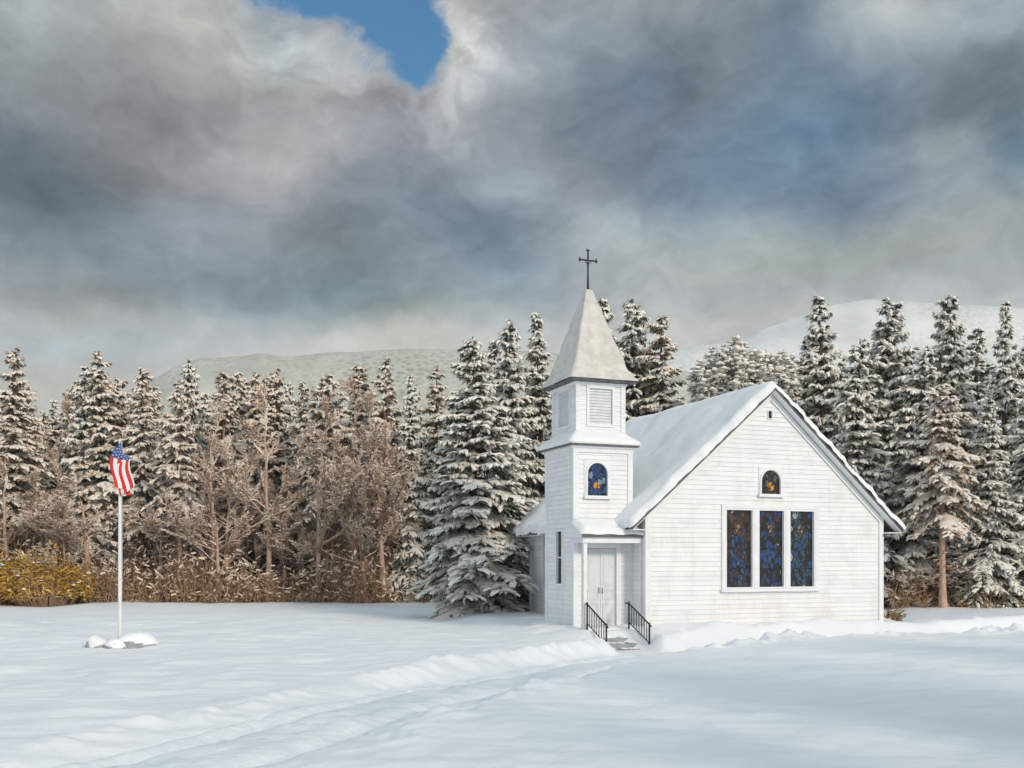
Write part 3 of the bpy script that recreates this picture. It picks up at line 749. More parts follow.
for (x, y, rz) in ((TCX, TCY - BY, 0), (TCX - BX, TCY, -math.pi / 2), (TCX + BX, TCY, math.pi / 2), (TCX, TCY + BY, math.pi)):
    b = MB()
    ring(b, [(-.40, .03), (.40, .03), (.40, hh - .03), (-.40, hh - .03)], [(-.48, -.05), (.48, -.05), (.48, hh + .05), (-.48, hh + .05)], -.045, .09, 1)
    nl = 12
    for i in range(nl):
        z = .03 + (hh - .06) * i / nl
        b.add([(-.4, .018, z), (.4, .018, z), (.4, .045, z + .10), (-.4, .045, z + .10), (-.4, .018, z + .014), (.4, .018, z + .014), (.4, .045, z + .114), (-.4, .045, z + .114)],
              [(0, 3, 2, 1), (4, 5, 6, 7), (0, 1, 5, 4), (2, 3, 7, 6)], 0)
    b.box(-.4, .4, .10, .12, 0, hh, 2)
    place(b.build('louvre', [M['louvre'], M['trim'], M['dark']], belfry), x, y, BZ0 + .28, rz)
# spire with flared eaves
SP = [(.07, 7.72), (.12, 7.78), (.0, 7.93), (-.16, 8.22), (-.36, 8.85), (-.62, 9.75), (-.93, 10.78)]
def spire_ring(g, z):
    k = 1 - (min(HX, HY) + g) / min(HX, HY)
    r = HX + g; r2 = HX + g + (HY - HX) * max(0, (10.8 - z) / 3.1)
    return sq(TCX, TCY, max(r, .02), max(r2, .02), z)
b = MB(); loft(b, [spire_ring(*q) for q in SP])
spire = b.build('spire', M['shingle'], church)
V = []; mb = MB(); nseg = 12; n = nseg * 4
pr = []
for (g0, z0), (g1, z1) in zip(SP[1:-1], SP[2:]):
    for i in range(5): pr.append((g0 + (g1 - g0) * i / 5, z0 + (z1 - z0) * i / 5))
pr.append(SP[-1])
for j, (g, z) in enumerate(pr):
    th = .055 if j else .035
    c = spire_ring(g + th, z + .035 + (0.02 if j else -.02))
    for k in range(n):
        side, f = divmod(k, nseg); f /= nseg
        p = Vector(c[side]).lerp(Vector(c[(side + 1) % 4]), f); d = Vector((p.x - TCX, p.y - TCY, 0)); L = d.length; d.normalize()
        q = float(fbm(np.array([k * .4]), np.array([j * .5]), 77, 3)[0])
        V.append(tuple(p + d * q * .06 * min(1, L / .4)))
Fq = [(j * n + k, j * n + (k + 1) % n, (j + 1) * n + (k + 1) % n, (j + 1) * n + k) for j in range(len(pr) - 1) for k in range(n)]
mb.add(V, Fq, 0, True); mb.add(V[-n:], [tuple(range(n))], 0, True)
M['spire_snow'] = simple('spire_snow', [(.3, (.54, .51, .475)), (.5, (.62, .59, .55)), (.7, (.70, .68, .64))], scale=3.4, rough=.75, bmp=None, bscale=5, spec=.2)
tt = M['spire_snow'].node_tree; tcs = N(tt, 'ShaderNodeTexCoord'); wv_ = N(tt, 'ShaderNodeTexWave', wave_type='BANDS', bands_direction='Z', wave_profile='SAW')
wv_.inputs['Scale'].default_value = 1.75; wv_.inputs['Distortion'].default_value = .6; wv_.inputs['Detail'].default_value = 3; wv_.inputs['Detail Scale'].default_value = 5
tt.links.new(tcs.outputs['Object'], wv_.inputs['Vector']); bump(tt, tt.nodes['Principled BSDF'], wv_.outputs['Fac'], .5, .03)
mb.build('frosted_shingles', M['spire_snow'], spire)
b = MB(); loft(b, [sq(TCX, TCY, BX + .05, BY + .05, BZ1 - .12), sq(TCX, TCY, BX + .1, BY + .1, BZ1 - .03)]); b.build('cornice', M['trim'], belfry)
# cross with forked arm ends
b = MB()
zc = 10.74
b.tube([(TCX, TCY, zc - .1), (TCX, TCY, zc + .5)], [.05, .032], 8); b.tube([(TCX, TCY, zc + .5), (TCX, TCY, zc + 1.36)], .03, 8)
b.blob((TCX, TCY, zc + .06), .07, .08, 0, random.Random(1), .05, 8, 4, 1)
ca = zc + 1.06
b.tube([(TCX - .27, TCY, ca), (TCX + .27, TCY, ca)], .028, 8)
for ex, ez, dx, dz in ((-.27, 0, -1, 0), (.27, 0, 1, 0), (0, .30, 0, 1)):
    px_, pz_ = TCX + ex, ca + ez
    for s_ in (-1, 1):
        b.tube([(px_, TCY, pz_), (px_ + dx * .03 + dz * s_ * .07, TCY, pz_ + dz * .03 + dx * s_ * .07)], [.028, .02], 6)
    b.tube([(px_, TCY, pz_), (px_ + dx * .07, TCY, pz_ + dz * .07)], [.028, .015], 6)
for s_ in (-1, 1): b.tube([(TCX + s_ * .13, TCY, ca), (TCX, TCY, ca - .15)], .014, 6)
b.build('cross', M['iron'], church)

# doors, porch and steps
dw = DW1 - DW0; dcx = TU0 + (DW0 + DW1) / 2
b = MB(); ring(b, [(-dw / 2 + .06, .001), (dw / 2 - .06, .001), (dw / 2 - .06, DZ1 - DZ0 - .06), (-dw / 2 + .06, DZ1 - DZ0 - .06)],
               [(-dw / 2 - .08, -.02), (dw / 2 + .08, -.02), (dw / 2 + .08, DZ1 - DZ0 + .1), (-dw / 2 - .08, DZ1 - DZ0 + .1)], -.05, .14)
place(b.build('door_frame', M['trim'], church), dcx, TV0, DZ0)
for sgn in (-1, 1):
    b = MB(); lw = dw / 2 - .06; H_ = DZ1 - DZ0 - .07
    ax = 0 if sgn > 0 else -lw
    b.box(ax + .004, ax + lw - .004, .05, .095, .01, H_)
    for z0_, z1_ in ((.15, .7), (.82, 1.12)):
        ring(b, [(ax + .11, z0_ + .03), (ax + lw - .11, z0_ + .03), (ax + lw - .11, z1_ - .03), (ax + .11, z1_ - .03)], [(ax + .08, z0_), (ax + lw - .08, z0_), (ax + lw - .08, z1_), (ax + .08, z1_)], .03, .052)
    d = place(b.build('door', M['door'], church), dcx, TV0, DZ0)
    g = MB(); g.box(ax + .11, ax + lw - .11, .036, .053, 1.26, H_ - .12); g.build('pane', M['louvre'], d)
    h = MB(); h.tube([(sgn * .06, .05, 1.0), (sgn * .06, .01, 1.02), (sgn * .06, .01, 1.16), (sgn * .06, .05, 1.18)], .012, 6); h.build('handle', M['brass'], d)
PD = .70                                                            # porch depth
b = MB()
pz = 2.98
extrude_ = [(TU0 - .12, TU1 + .22)]
b.add([(TU0 - .12, TV0 - PD - .12, pz), (TU1 + .16, TV0 - PD - .12, pz), (TU1 + .16, TV0 - .03, pz + .40), (TU0 - .12, TV0 - .03, pz + .40),
       (TU0 - .12, TV0 - PD - .12, pz - .1), (TU1 + .16, TV0 - PD - .12, pz - .1), (TU1 + .16, TV0 - .03, pz - .1), (TU0 - .12, TV0 - .03, pz - .1)],
      [(0, 1, 2, 3), (7, 6, 5, 4), (0, 4, 5, 1), (1, 5, 6, 2), (2, 6, 7, 3), (3, 7, 4, 0)])
for q in (1, 3, 5): b.m[q] = 1
pr_ = b.build('porch_roof', [M['shingle'], M['trim']], church)
pn = Vector((0, -.40, PD + .09)).normalized()
def porch_s(s, q):
    return (TU0 - .14 + s * (TU1 - TU0 + .32) , TV0 - PD - .15 + q * (PD + .12), pz - .012 + q * .42 + (.012 * math.sin(s * 19))), pn
snow_slab('snow_layer', pr_, porch_s, 26, 14, .14, 12, roll=.12, lu=2.3, lv=1.1, lump=.04)
b = MB(); b.box(TU0 - .04, TU1 + .08, TV0 - PD - .04, TV0 - .03, pz - .26, pz - .101); b.build('beam', M['trim'], pr_)
for px_ in (TU0 + .0, TU1 - .04):
    b = MB(); b.box(px_ - .0, px_ + .12, TV0 - PD, TV0 - PD + .12, .14, pz - .262); b.box(px_ - .025, px_ + .145, TV0 - PD - .025, TV0 - PD + .145, .141, .29)
    bevel(b.build('porch_post', M['trim'], church), .01)
b = MB(); b.box(TU0 - .05, TU1 + .08, TV0 - PD - .06, TV0 - .025, -.6, .14); b.build('porch_floor', M['paint'], church)
steps = MB(); sn = MB(); SX0, SX1 = dcx - .80, dcx + .50
rs = random.Random(4); nst = 4; tread = .30; y0 = TV0 - PD - .062
for i in range(nst):
    zt = .14 - i * .145 - .12
    steps.box(SX0, SX1, y0 - (i + 1) * tread, y0 - i * tread - .001, -.9, zt)
    for k in range(7):
        x_ = SX0 + .09 + (SX1 - SX0 - .18) * k / 6
        if rs.random() < .8: sn.blob((x_ + rs.uniform(-.04, .04), y0 - (i + .42) * tread + rs.uniform(-.04, .06), zt + .01), .05, .13, 0, rs, .25, 8, 3)
st = steps.build('steps', M['concrete'], church); sn.build('snow_layer', M['packed_snow'], st)
for xs_, nm in ((SX0 - .05, 0), (SX1 + .05, 1)):
    b = MB()
    y_a, y_b = y0 - .04, y0 - nst * tread - .12
    za, zb = .14 + .74, -.46 + .78
    b.tube([(xs_, y_a + .25, za), (xs_, y_a, za), (xs_, y_b, zb), (xs_, y_b - .10, zb - .06)], .024, 8)
    b.tube([(xs_, y_a, za - .58), (xs_, y_b, zb - .56)], .016, 6)
    b.tube([(xs_, y_a, -.4), (xs_, y_a, za + .06)], .028, 8); b.tube([(xs_, y_b, -.95), (xs_, y_b, zb + .05)], .028, 8)
    for i in range(1, 8):
        f = i / 8; b.tube([(xs_, y_a + (y_b - y_a) * f, za - .58 + (zb - za + .02) * f), (xs_, y_a + (y_b - y_a) * f, za + (zb - za) * f)], .013, 6)
    b.build('railing', M['iron'], church)

# ------------------------------------------------------------------ flagpole, flag, stones
FD = 27.4; FX = wx(120, FD); fg = gz(FX, FD); FT = wz(436, FD)
fp = tag(empty('flagpole', (FX, FD, fg)), 'thin white flagpole standing in snow before the wood', 'flagpole')
b = MB(); b.tube([(0, 0, -.3), (0, 0, FT - fg - .08)], [.058, .034], 12); b.build('shaft', M['pole'], fp)
b = MB(); b.blob((0, 0, FT - fg - .04), .055, .055, 0, random.Random(2), .0, 10, 6, 1); b.build('finial', M['brass'], fp)
b = MB(); b.tube([(.06, -.03, FT - fg - .1), (.075, -.04, 2.4), (.06, -.03, 1.1)], .006, 5); b.tube([(.0, -.05, 1.05), (0, -.07, 1.2)], .012, 6); b.build('halyard', M['pole'], fp)
def flag_pt(s, q):          # s along the fly, q down the hoist; hanging limp, folded over itself and wrapped round the pole
    b = min(1, s / .42); b = b * b * (3 - 2 * b)
    tri = q / .42 if q < .42 else (1 - (q - .42) / .40 * .8 if q < .82 else .2 + (q - .82) / .18 * .5)
    hoist = Vector((.05, -.01, -q * .88))
    free = Vector((-.13 + .40 * tri - .10 * s + .14 * s * s + .03 * math.sin(s * 8), -.12 + .11 * max(0, (q - .3)) - .05 * math.cos(q * 9) - .03 * math.sin(s * 6), -.05 - .22 * q - .06 * math.sin(tri * 3.1)))
    p = hoist.lerp(free, b)
    p.z -= 1.12 * max(0, s - .06) ** 1.15 * (1 - .12 * tri)
    return p
fm = MB(); NS, NQ = 40, 39
vs = [tuple(flag_pt(i / NS, j / NQ)) for j in range(NQ + 1) for i in range(NS + 1)]
for j in range(NQ):
    for i in range(NS):
        st_ = j * 13 // NQ; m_ = 2 if (st_ < 7 and i < NS * .4) else (0 if st_ % 2 == 0 else 1)
        a = j * (NS + 1) + i
        fm.f.append((a, a + 1, a + NS + 2, a + NS + 1)); fm.m.append(m_); fm.sm.append(True)
fm.v.extend(vs)
for r_ in range(9):
    for c_ in range(6 if r_ % 2 == 0 else 5):
        s0 = .4 * ((c_ + (.5 if r_ % 2 == 0 else 1.0)) / 6); q0 = 7 / 13 * (r_ + .8) / 9.6
        p = flag_pt(s0, q0); ds = flag_pt(s0 + .01, q0) - p; dq = flag_pt(s0, q0 + .01) - p
        nn = ds.cross(dq).normalized()
        for sg in (-1, 1):
            pts = []
            for k in range(10):
                rr = (.022 if k % 2 == 0 else .009); an = math.pi / 2 + k * math.pi / 5
                pts.append(tuple(p + ds / .01 * (rr * math.cos(an) / 1.5) - dq / .01 * (rr * math.sin(an)) + nn * sg * .004))
            fm.add(pts, [tuple(range(10))], 1)
fl = fm.build('flag', [M['red'], M['white'], M['blue']])
fl.location = (FX, FD, FT - .12); fl.scale = (1.3, 1.0, 1.18)
tag(fl, 'limp star spangled red, white and blue flag wrapped round the pole top', 'flag')
sol = fl.modifiers.new('cloth', 'SOLIDIFY'); sol.thickness = .002

def boulder(px, d, rx, ry, rz, label, seed, grp='stones at the foot of the flagpole'):
    rg = random.Random(seed); x = wx(px, d); z = gz(x, d)
    root = tag(empty('boulder', (x, d, z), rg.uniform(0, 3)), label, 'boulder', grp)
    def shape(scale, zmin, grow, mat, nm):
        mb = MB(); V = []; nr, ns = 9, 14
        for i in range(nr + 1):
            a = -.35 + (math.pi / 2 + .35) * i / nr
            for k in range(ns):
                tt_ = 2 * math.pi * k / ns
                q = 1 + .35 * float(fbm(np.array([math.cos(tt_) * 1.3 + seed]), np.array([math.sin(tt_) * 1.3 + a * 1.2]), seed, 3)[0])
                V.append((rx * math.cos(a) * math.cos(tt_) * q * scale, ry * math.cos(a) * math.sin(tt_) * q * scale, rz * math.sin(a) * q * grow + zmin))
        mb.add(V, [(i * ns + k, i * ns + (k + 1) % ns, (i + 1) * ns + (k + 1) % ns, (i + 1) * ns + k) for i in range(nr) for k in range(ns)], 0, True)
        return mb.build(nm, mat, root)
    shape(1, -.02, 1, M['rock'], 'stone'); shape(.95, rz * .33, .88, M['roof_snow'], 'snow_cap')
boulder(97, 26.9, .36, .32, .25, 'small grey stone capped with snow left of flagpole', 5)
boulder(137, 27.0, .54, .42, .29, 'broad grey stone under thick snow right of flagpole', 8)
boulder(117, 26.6, .30, .26, .20, 'lowest snowy stone directly in front of flagpole', 14)

# ------------------------------------------------------------------ trees
def trunk_mb(H, r, rg, lean=.02, n=9, top=.97):
    mb = MB(); pts = []; rad = []
    ax, ay = rg.uniform(-lean, lean), rg.uniform(-lean, lean); ph = rg.uniform(0, 6)
    for i in range(13):
        f = i / 12; z = f * H * top - .25 * (i == 0)
        pts.append((ax * H * f + .012 * H * math.sin(f * 4 + ph) * f * (1 - f), ay * H * f + .01 * H * math.cos(f * 5 + ph) * f * (1 - f), z))
        rad.append(r * (1 - f) ** .9 * (1.35 if i == 0 else 1) + .012)
    mb.tube(pts, rad, n)
    def at(z):
        f = max(0, min(1, z / (H * top))) * 12; i = min(int(f), 11); return Vector(pts[i]).lerp(Vector(pts[i + 1]), f - i)
    return mb, at

def sprig(mb, p, d, L, w, mat, rg):
    """one needle spray: a pointed blade with a bend"""
    d = d.normalized(); sd_ = d.cross(Vector((0, 0, 1)))
    if sd_.length < .1: sd_ = Vector((1, 0, 0))
    sd_ = (sd_.normalized() + Vector((rg.uniform(-.5, .5), rg.uniform(-.5, .5), rg.uniform(-.9, .9)))).normalized()
    m_ = p + d * L * .45; e = p + d * L + Vector((0, 0, -.18 * L))
    mb.add([tuple(p), tuple(m_ + sd_ * w), tuple(e), tuple(m_ - sd_ * w)], [(0, 1, 2, 3)], mat)

def snow_ridge(mb, path, widths, thick, mat, rg):
    n = len(path); K = 5 if n > 3 else 4; V = []
    for i, p in enumerate(path):
        d = (path[min(i + 1, n - 1)] - path[max(i - 1, 0)]); sdv = d.cross(Vector((0, 0, 1)))
        sdv = sdv.normalized() if sdv.length > 1e-5 else Vector((1, 0, 0))
        for k in range(K):
            a = math.pi * k / (K - 1)
            V.append(tuple(p + sdv * math.cos(a) * widths[i] * rg.uniform(.7, 1.3) + Vector((0, 0, math.sin(a) * thick * rg.uniform(.6, 1.35) - .02))))
    mb.add(V, [(i * K + k, i * K + k + 1, (i + 1) * K + k + 1, (i + 1) * K + k) for i in range(n - 1) for k in range(K - 1)], mat, True)

def conifer(H, Rm, seed, zb=.06, snow=.8, dens=1.0, dark_top=.08, power=.85, needle='needle', dead=0.0, bark='bark', ragged=.2, frost=1.0, fmat='frost_grey', smat='tree_snow'):
    """snow laden conifer: drooping boughs of needle sprays under ridges of snow"""
    rg = random.Random(seed)
    tm, at = trunk_mb(H, .013 * H + .03, rg)
    mb = MB()           # slots: 0 needles, 1 snow, 2 bare twigs
    z = zb * H; lev = 0; lop = rg.uniform(.08, .28); lph = rg.uniform(0, 6.28)
    while z < H * .985:
        f = (z - zb * H) / (H * (1 - zb)); prof = (1 - f) ** power * (.72 + .28 * min(1, f * 5 + .35)) + .025
        nb = max(3, int((5.6 + 2.2 * (1 - f)) * dens + rg.uniform(-.6, .6))); ph = rg.uniform(0, 6.28)
        for k in range(nb):
            if rg.random() < .07: continue
            L = Rm * prof * (1 + lop * math.cos(2 * math.pi * k / nb + ph - lph - f * 3)) * rg.uniform(1 - ragged * 1.6, 1 + ragged * .9); az_ = ph + 2 * math.pi * (k + rg.uniform(-.3, .3)) / nb
            base = at(z) + Vector((0, 0, rg.uniform(-.02, .02) * H))
            dh = Vector((math.cos(az_), math.sin(az_), 0)); tilt = .55 * f - .10 + rg.uniform(-.12, .12)
            droop = (.50 + .25 * rg.random()) * (1 - .55 * f)
            n_s = 5
            path = [base + dh * (L * s) + Vector((0, 0, L * (tilt * s - droop * s * s + (.16 * s ** 4)))) for s in [i / (n_s - 1) for i in range(n_s)]]
            def pt(s):
                q = s * (n_s - 1); i = min(int(q), n_s - 2); return path[i].lerp(path[i + 1], q - i)
            side = Vector((-dh.y, dh.x, 0)); spread = .16 + .26 * L
            n_sp = int((7 + 11 * L) * dens)
            for i in range(n_sp):
                s = rg.uniform(.12, 1.0); p = pt(s); sg = rg.choice((-1, 1))
                d = dh * rg.uniform(.35, 1) + side * sg * rg.uniform(.2, 1.1) + Vector((0, 0, rg.uniform(-.75, .12)))
                sprig(mb, p + Vector((0, 0, -.01)), d, rg.uniform(.45, 1.05) * spread * (1.15 - .45 * s) + .06, rg.uniform(.022, .05) + .010 * L, 0, rg)
            for i in range(int(n_sp * .95 * frost)):
                s = rg.uniform(.2, 1.05); p = pt(min(s, 1)); sg = rg.choice((-1, 1))
                d = dh * rg.uniform(.3, 1) + side * sg * rg.uniform(.2, 1.1) + Vector((0, 0, rg.uniform(-.45, .3)))
                sprig(mb, p + Vector((0, 0, rg.uniform(.0, .05))), d, rg.uniform(.4, 1.0) * spread * (1.15 - .45 * s) + .05, rg.uniform(.025, .055) + .010 * L, 3, rg)
            mb.tube([path[0], path[2], path[4]], [.012 + .008 * L, .01 + .004 * L, .006], 4, 2, False)
            sk = snow * (1 if f < 1 - dark_top else .55)
            if rg.random() < sk:
                s0 = rg.uniform(.05, .3); s1 = rg.uniform(.8, 1.03); ns = 8
                st_ = [s0 + (s1 - s0) * i / (ns - 1) for i in range(ns)]
                wd = [spread * .40 * (.35 + .9 * math.sin(math.pi * min(1, .15 + .8 * (i / (ns - 1))))) * rg.uniform(.55, 1.35) for i in range(ns)]
                wd[-1] *= .4
                snow_ridge(mb, [pt(min(1, q)) + Vector((0, 0, .035 + rg.uniform(-.02, .03))) for q in st_], wd, .06 + .045 * min(L, 1.6), 1, rg)
            for i in range(int((8 + 13 * L) * dens)):
                if rg.random() > sk: continue
                s = rg.uniform(.15, 1.0); sg = rg.choice((-1, 1)); p = pt(s) + side * sg * rg.uniform(.05, .35) * spread
                d = (dh * rg.uniform(.3, 1) + side * sg * rg.uniform(.3, 1.1) + Vector((0, 0, rg.uniform(-.5, .0)))).normalized()
                q = rg.uniform(.35, .85) * spread * (1.15 - .45 * s) + .06; w = rg.uniform(.045, .085) + .018 * L
                snow_ridge(mb, [p + Vector((0, 0, .02)), p + d * q * .55 + Vector((0, 0, .03)), p + d * q + Vector((0, 0, -.14 * q))], [w * .7, w, w * .35], rg.uniform(.05, .09) + .01 * L, 1, rg)
        z += H * (.024 + .012 * (1 - f)) / dens ** .5 * rg.uniform(.8, 1.2); lev += 1
    # leader
    tp = at(H * .97)
    for i in range(10):
        sprig(mb, tp + Vector((0, 0, rg.uniform(-.25, .1))), Vector((rg.uniform(-.7, .7), rg.uniform(-.7, .7), rg.uniform(.2, 1.2))), .22, .03, 0, rg)
    if dead > 0:                                                       # frosted dead limbs on the lower trunk
        for i in range(int(46 * dead)):
            zz = rg.uniform(.10, zb + .12) * H; az_ = rg.uniform(0, 6.28); L = rg.uniform(.5, 1.25) * Rm * .8
            dh = Vector((math.cos(az_), math.sin(az_), rg.uniform(-.25, .3))); p = at(zz)
            a = p + dh * L * .5 + Vector((0, 0, rg.uniform(-.1, .1))); e = p + dh * L + Vector((0, 0, rg.uniform(-.35, .1)))
            mb.tube([p, a, e], [.02, .014, .007], 4, 2, False)
            for k in range(7):
                s = rg.uniform(.25, 1); q = p.lerp(a, s * 2) if s < .5 else a.lerp(e, s * 2 - 1)
                d = dh + Vector((rg.uniform(-1, 1), rg.uniform(-1, 1), rg.uniform(-.7, .5)))
                sprig(mb, q, d, rg.uniform(.18, .5), rg.uniform(.014, .036), rg.choice((2, 3, 3)), rg)
                if rg.random() < .55: mb.blob(q + d.normalized() * .12, .03, rg.uniform(.05, .12), 1, rg, .35, 5, 2)
    return (tm.mesh('trunk', [M[bark]]), mb.mesh('crown', [M[needle], M[smat], M['twig'], M[fmat]]))

def broadleaf(H, seed, spread=.5, bark='pink_bark', frost=.8, levels=4, leaf='frost_pink', fork=.3, up=.75, nsp=20):
    """bare tree: forking limbs with frosted twigs"""
    rg = random.Random(seed); tm = MB(); mb = MB()
    def grow(p, d, L, r, lv):
        n = 3; pts = [p]; q = p.copy(); dd = d.copy()
        for i in range(n):
            dd = (dd + Vector((rg.uniform(-.2, .2), rg.uniform(-.2, .2), rg.uniform(-.05, .14)))).normalized(); q = q + dd * L / n; pts.append(q.copy())
        (tm if lv >= levels - 1 else mb).tube(pts, [r, r * .85, r * .72, r * .58], 6 if lv >= levels - 1 else 4, 0 if lv >= levels - 1 else 2, False)
        if lv < levels - 1 and rg.random() < frost + .2:
            snow_ridge(mb, [x + Vector((0, 0, r * .6)) for x in pts], [r * 1.1 + .02] * 4, r * .8 + .03, 1, rg)
        if lv <= 1:
            for i in range(nsp):
                s = rg.uniform(.1, 1) * n; i_ = min(int(s), n - 1); x = pts[i_].lerp(pts[i_ + 1], s - i_)
                d2 = dd + Vector((rg.uniform(-1, 1), rg.uniform(-1, 1), rg.uniform(-.6, .6)))
                sprig(mb, x, d2, rg.uniform(.2, .55), rg.uniform(.014, .034), rg.choice((0, 0, 0, 2)), rg)
                if rg.random() < frost * .85:
                    d3 = d2.normalized(); q_ = rg.uniform(.15, .38); w_ = rg.uniform(.03, .06)
                    snow_ridge(mb, [x + d3 * .02, x + d3 * q_ * .5 + Vector((0, 0, .02)), x + d3 * q_ + Vector((0, 0, -.03))], [w_ * .6, w_, w_ * .3], rg.uniform(.04, .07), 1, rg)
        if lv == 0: return
        k = rg.randint(3, 4) if lv > 1 else rg.randint(2, 3)
        for i in range(k):
            s = rg.uniform(.45, 1.0) if i else 1.0; s *= n; i_ = min(int(s), n - 1); x = pts[i_].lerp(pts[i_ + 1], s - i_)
            d2 = (dd * up + Vector((rg.uniform(-1, 1), rg.uniform(-1, 1), rg.uniform(-.2, .6))) * spread).normalized()
            grow(x, d2, L * rg.uniform(.5, .72), r * .52, lv - 1)
    # stem with side limbs
    r0 = .012 * H + .03; pts = []; x = Vector((0, 0, -.25)); d = Vector((rg.uniform(-.04, .04), rg.uniform(-.04, .04), 1))
    for i in range(11):
        pts.append(x.copy()); d = (d + Vector((rg.uniform(-.06, .06), rg.uniform(-.06, .06), .1))).normalized(); x = x + d * (H * .80 / 10 + (.025 if i == 0 else 0))
    rad = [r0 * (1.3 if i == 0 else 1) * (1 - i / 11.5) ** .8 + .01 for i in range(11)]
    tm.tube(pts, rad, 9)
    for i in range(int(3 + 10 * (1 - fork))):
        f = rg.uniform(fork, .98) * 10; i_ = min(int(f), 9); p = pts[i_].lerp(pts[i_ + 1], f - i_)
        a = rg.uniform(0, 6.28); fr_ = f / 10
        d2 = Vector((math.cos(a) * spread * 1.5, math.sin(a) * spread * 1.5, rg.uniform(.2, .9))).normalized()
        grow(p, d2, H * (.25 * (1.1 - fr_) + .06) * rg.uniform(.8, 1.2), rad[i_] * .5, levels - 2)
    grow(pts[-1], d, H * .13, rad[-1] * .8, levels - 2)
    return (tm.mesh('trunk', [M[bark]]), mb.mesh('crown', [M[leaf], M['warm_frost'], M['twig'] if bark == 'pink_bark' else M[bark]]))

PROTO = {}
H0 = 12.0
PROTO['spruce'] = [conifer(H0, 2.55, 100 + i, zb=.035, snow=.84, dens=1.08, power=.80) for i in range(2)]
PROTO['dark_spruce'] = [conifer(H0, 2.2, 200 + i, zb=.05, snow=(.78, .66, .84, .6, .74)[i], dens=1.0, power=(.85, .7, .95, .8, 1.0)[i], needle='needle', ragged=.3) for i in range(5)]
PROTO['slim'] = [conifer(H0, 1.35, 300 + i, zb=.30, snow=(.88, .74, .94, .82, .70, .90)[i], dens=.85, power=.72, needle='needle_rust' if i % 2 else 'needle_olive', dead=1.9, smat='cream_snow', fmat='frost_pink', frost=1.5, bark='pink_bark' if i % 2 else 'bark', ragged=.34, dark_top=.25) for i in range(6)]
PROTO['pine'] = [conifer(H0, 1.9, 400 + i, zb=.42, snow=.85, dens=.95, power=.60, needle='needle_rust', dead=1.4, smat='cream_snow', fmat='frost_pink', bark='pink_bark', ragged=.35) for i in range(2)]
PROTO['bare'] = [broadleaf(H0, 500 + i, .5) for i in range(3)]
def rounded(H, Rc, seed):
    """broad domed crown of snow heavy twig clumps on a forked stem"""
    rg = random.Random(seed); tm = MB(); mb = MB()
    tm.tube([(0, 0, -.25), (.05, .02, H * .2), (.1, -.05, H * .42)], [.28, .21, .15], 9)
    zc_ = H * .62; top = Vector((.1, -.05, H * .42))
    lobes = [(Vector((rg.uniform(-.62, .62) * Rc, rg.uniform(-.5, .5) * Rc, zc_ + rg.uniform(-.16, .22) * H)), rg.uniform(.42, .62) * Rc) for _ in range(11)] + [(Vector((0, 0, H * .80)), .55 * Rc), (Vector((.3, 0, H * .9)), .30 * Rc)]
    for c_, r_ in lobes:
        b0 = Vector((.05, .02, H * rg.uniform(.2, .42)))
        mb.tube([b0, b0.lerp(c_, .5) + Vector((rg.uniform(-.2, .2), rg.uniform(-.2, .2), .15)), c_], [.09, .06, .025], 5, 2, False)
        for i in range(int(125 * (r_ / Rc / .5) ** 2)):
            d = Vector((rg.gauss(0, 1), rg.gauss(0, 1), rg.gauss(0, 1))).normalized(); rr = r_ * rg.uniform(.72, 1.06); p = c_ + Vector((d.x * rr, d.y * rr, d.z * rr * .8))
            if i % 4 == 0: mb.tube([c_, c_.lerp(p, .55) + Vector((0, 0, -.05)), p], [.022, .014, .006], 3, 2, False)
            for k in range(9):
                d2 = d + Vector((rg.uniform(-.9, .9), rg.uniform(-.9, .9), rg.uniform(-.9, .5)))
                sprig(mb, p, d2, rg.uniform(.15, .42), rg.uniform(.02, .045), rg.choice((0, 0, 3, 3)), rg)
            for k in range(4): mb.blob(p + Vector((rg.uniform(-.25, .25), rg.uniform(-.25, .25), rg.uniform(-.1, .15))), rg.uniform(.07, .13), rg.uniform(.08, .2), 1, rg, .45, 6, 3)
    return (tm.mesh('trunk', [M['bark']]), mb.mesh('crown', [M['needle_olive'], M['tree_snow'], M['twig'], M['frost_grey']]))
PROTO['round'] = [rounded(H0, 3.0, 600)]

def tree(kind, var, x, y, H, label, cat='tree', group=None, name=None, wide=1.0, rot=None):
    tm, cm = PROTO[kind][var % len(PROTO[kind])]
    z = gz(x, y)
    k = (H - 0) / H0
    r = tag(empty(name or {'spruce': 'spruce_tree', 'dark_spruce': 'spruce_tree', 'slim': 'slim_conifer', 'pine': 'pine_tree', 'bare': 'bare_tree', 'round': 'rounded_tree'}[kind],
                  (x, y, z), rot if rot is not None else (x * 7.31 + y * 3.7) % 6.28), label, cat, group)
    q_ = random.Random(int(x * 100) + int(y * 37)); wide *= q_.uniform(.88, 1.12); r.rotation_euler = (q_.uniform(-.03, .03), q_.uniform(-.03, .03), r.rotation_euler[2]); r.scale = (k * wide, k * wide * q_.uniform(.92, 1.08), k)
    for nm, me in (('trunk', tm), ('crown', cm)):
        o = bpy.data.objects.new(nm, me); C.objects.link(o); o.parent = r
    return r
def ptree(kind, var, px, top, d, label, group=None, wide=1.0, rot=None):
    x = wx(px, d); return tree(kind, var, x, d, wz(top, d) - gz(x, d), label, group=group, wide=wide, rot=rot)

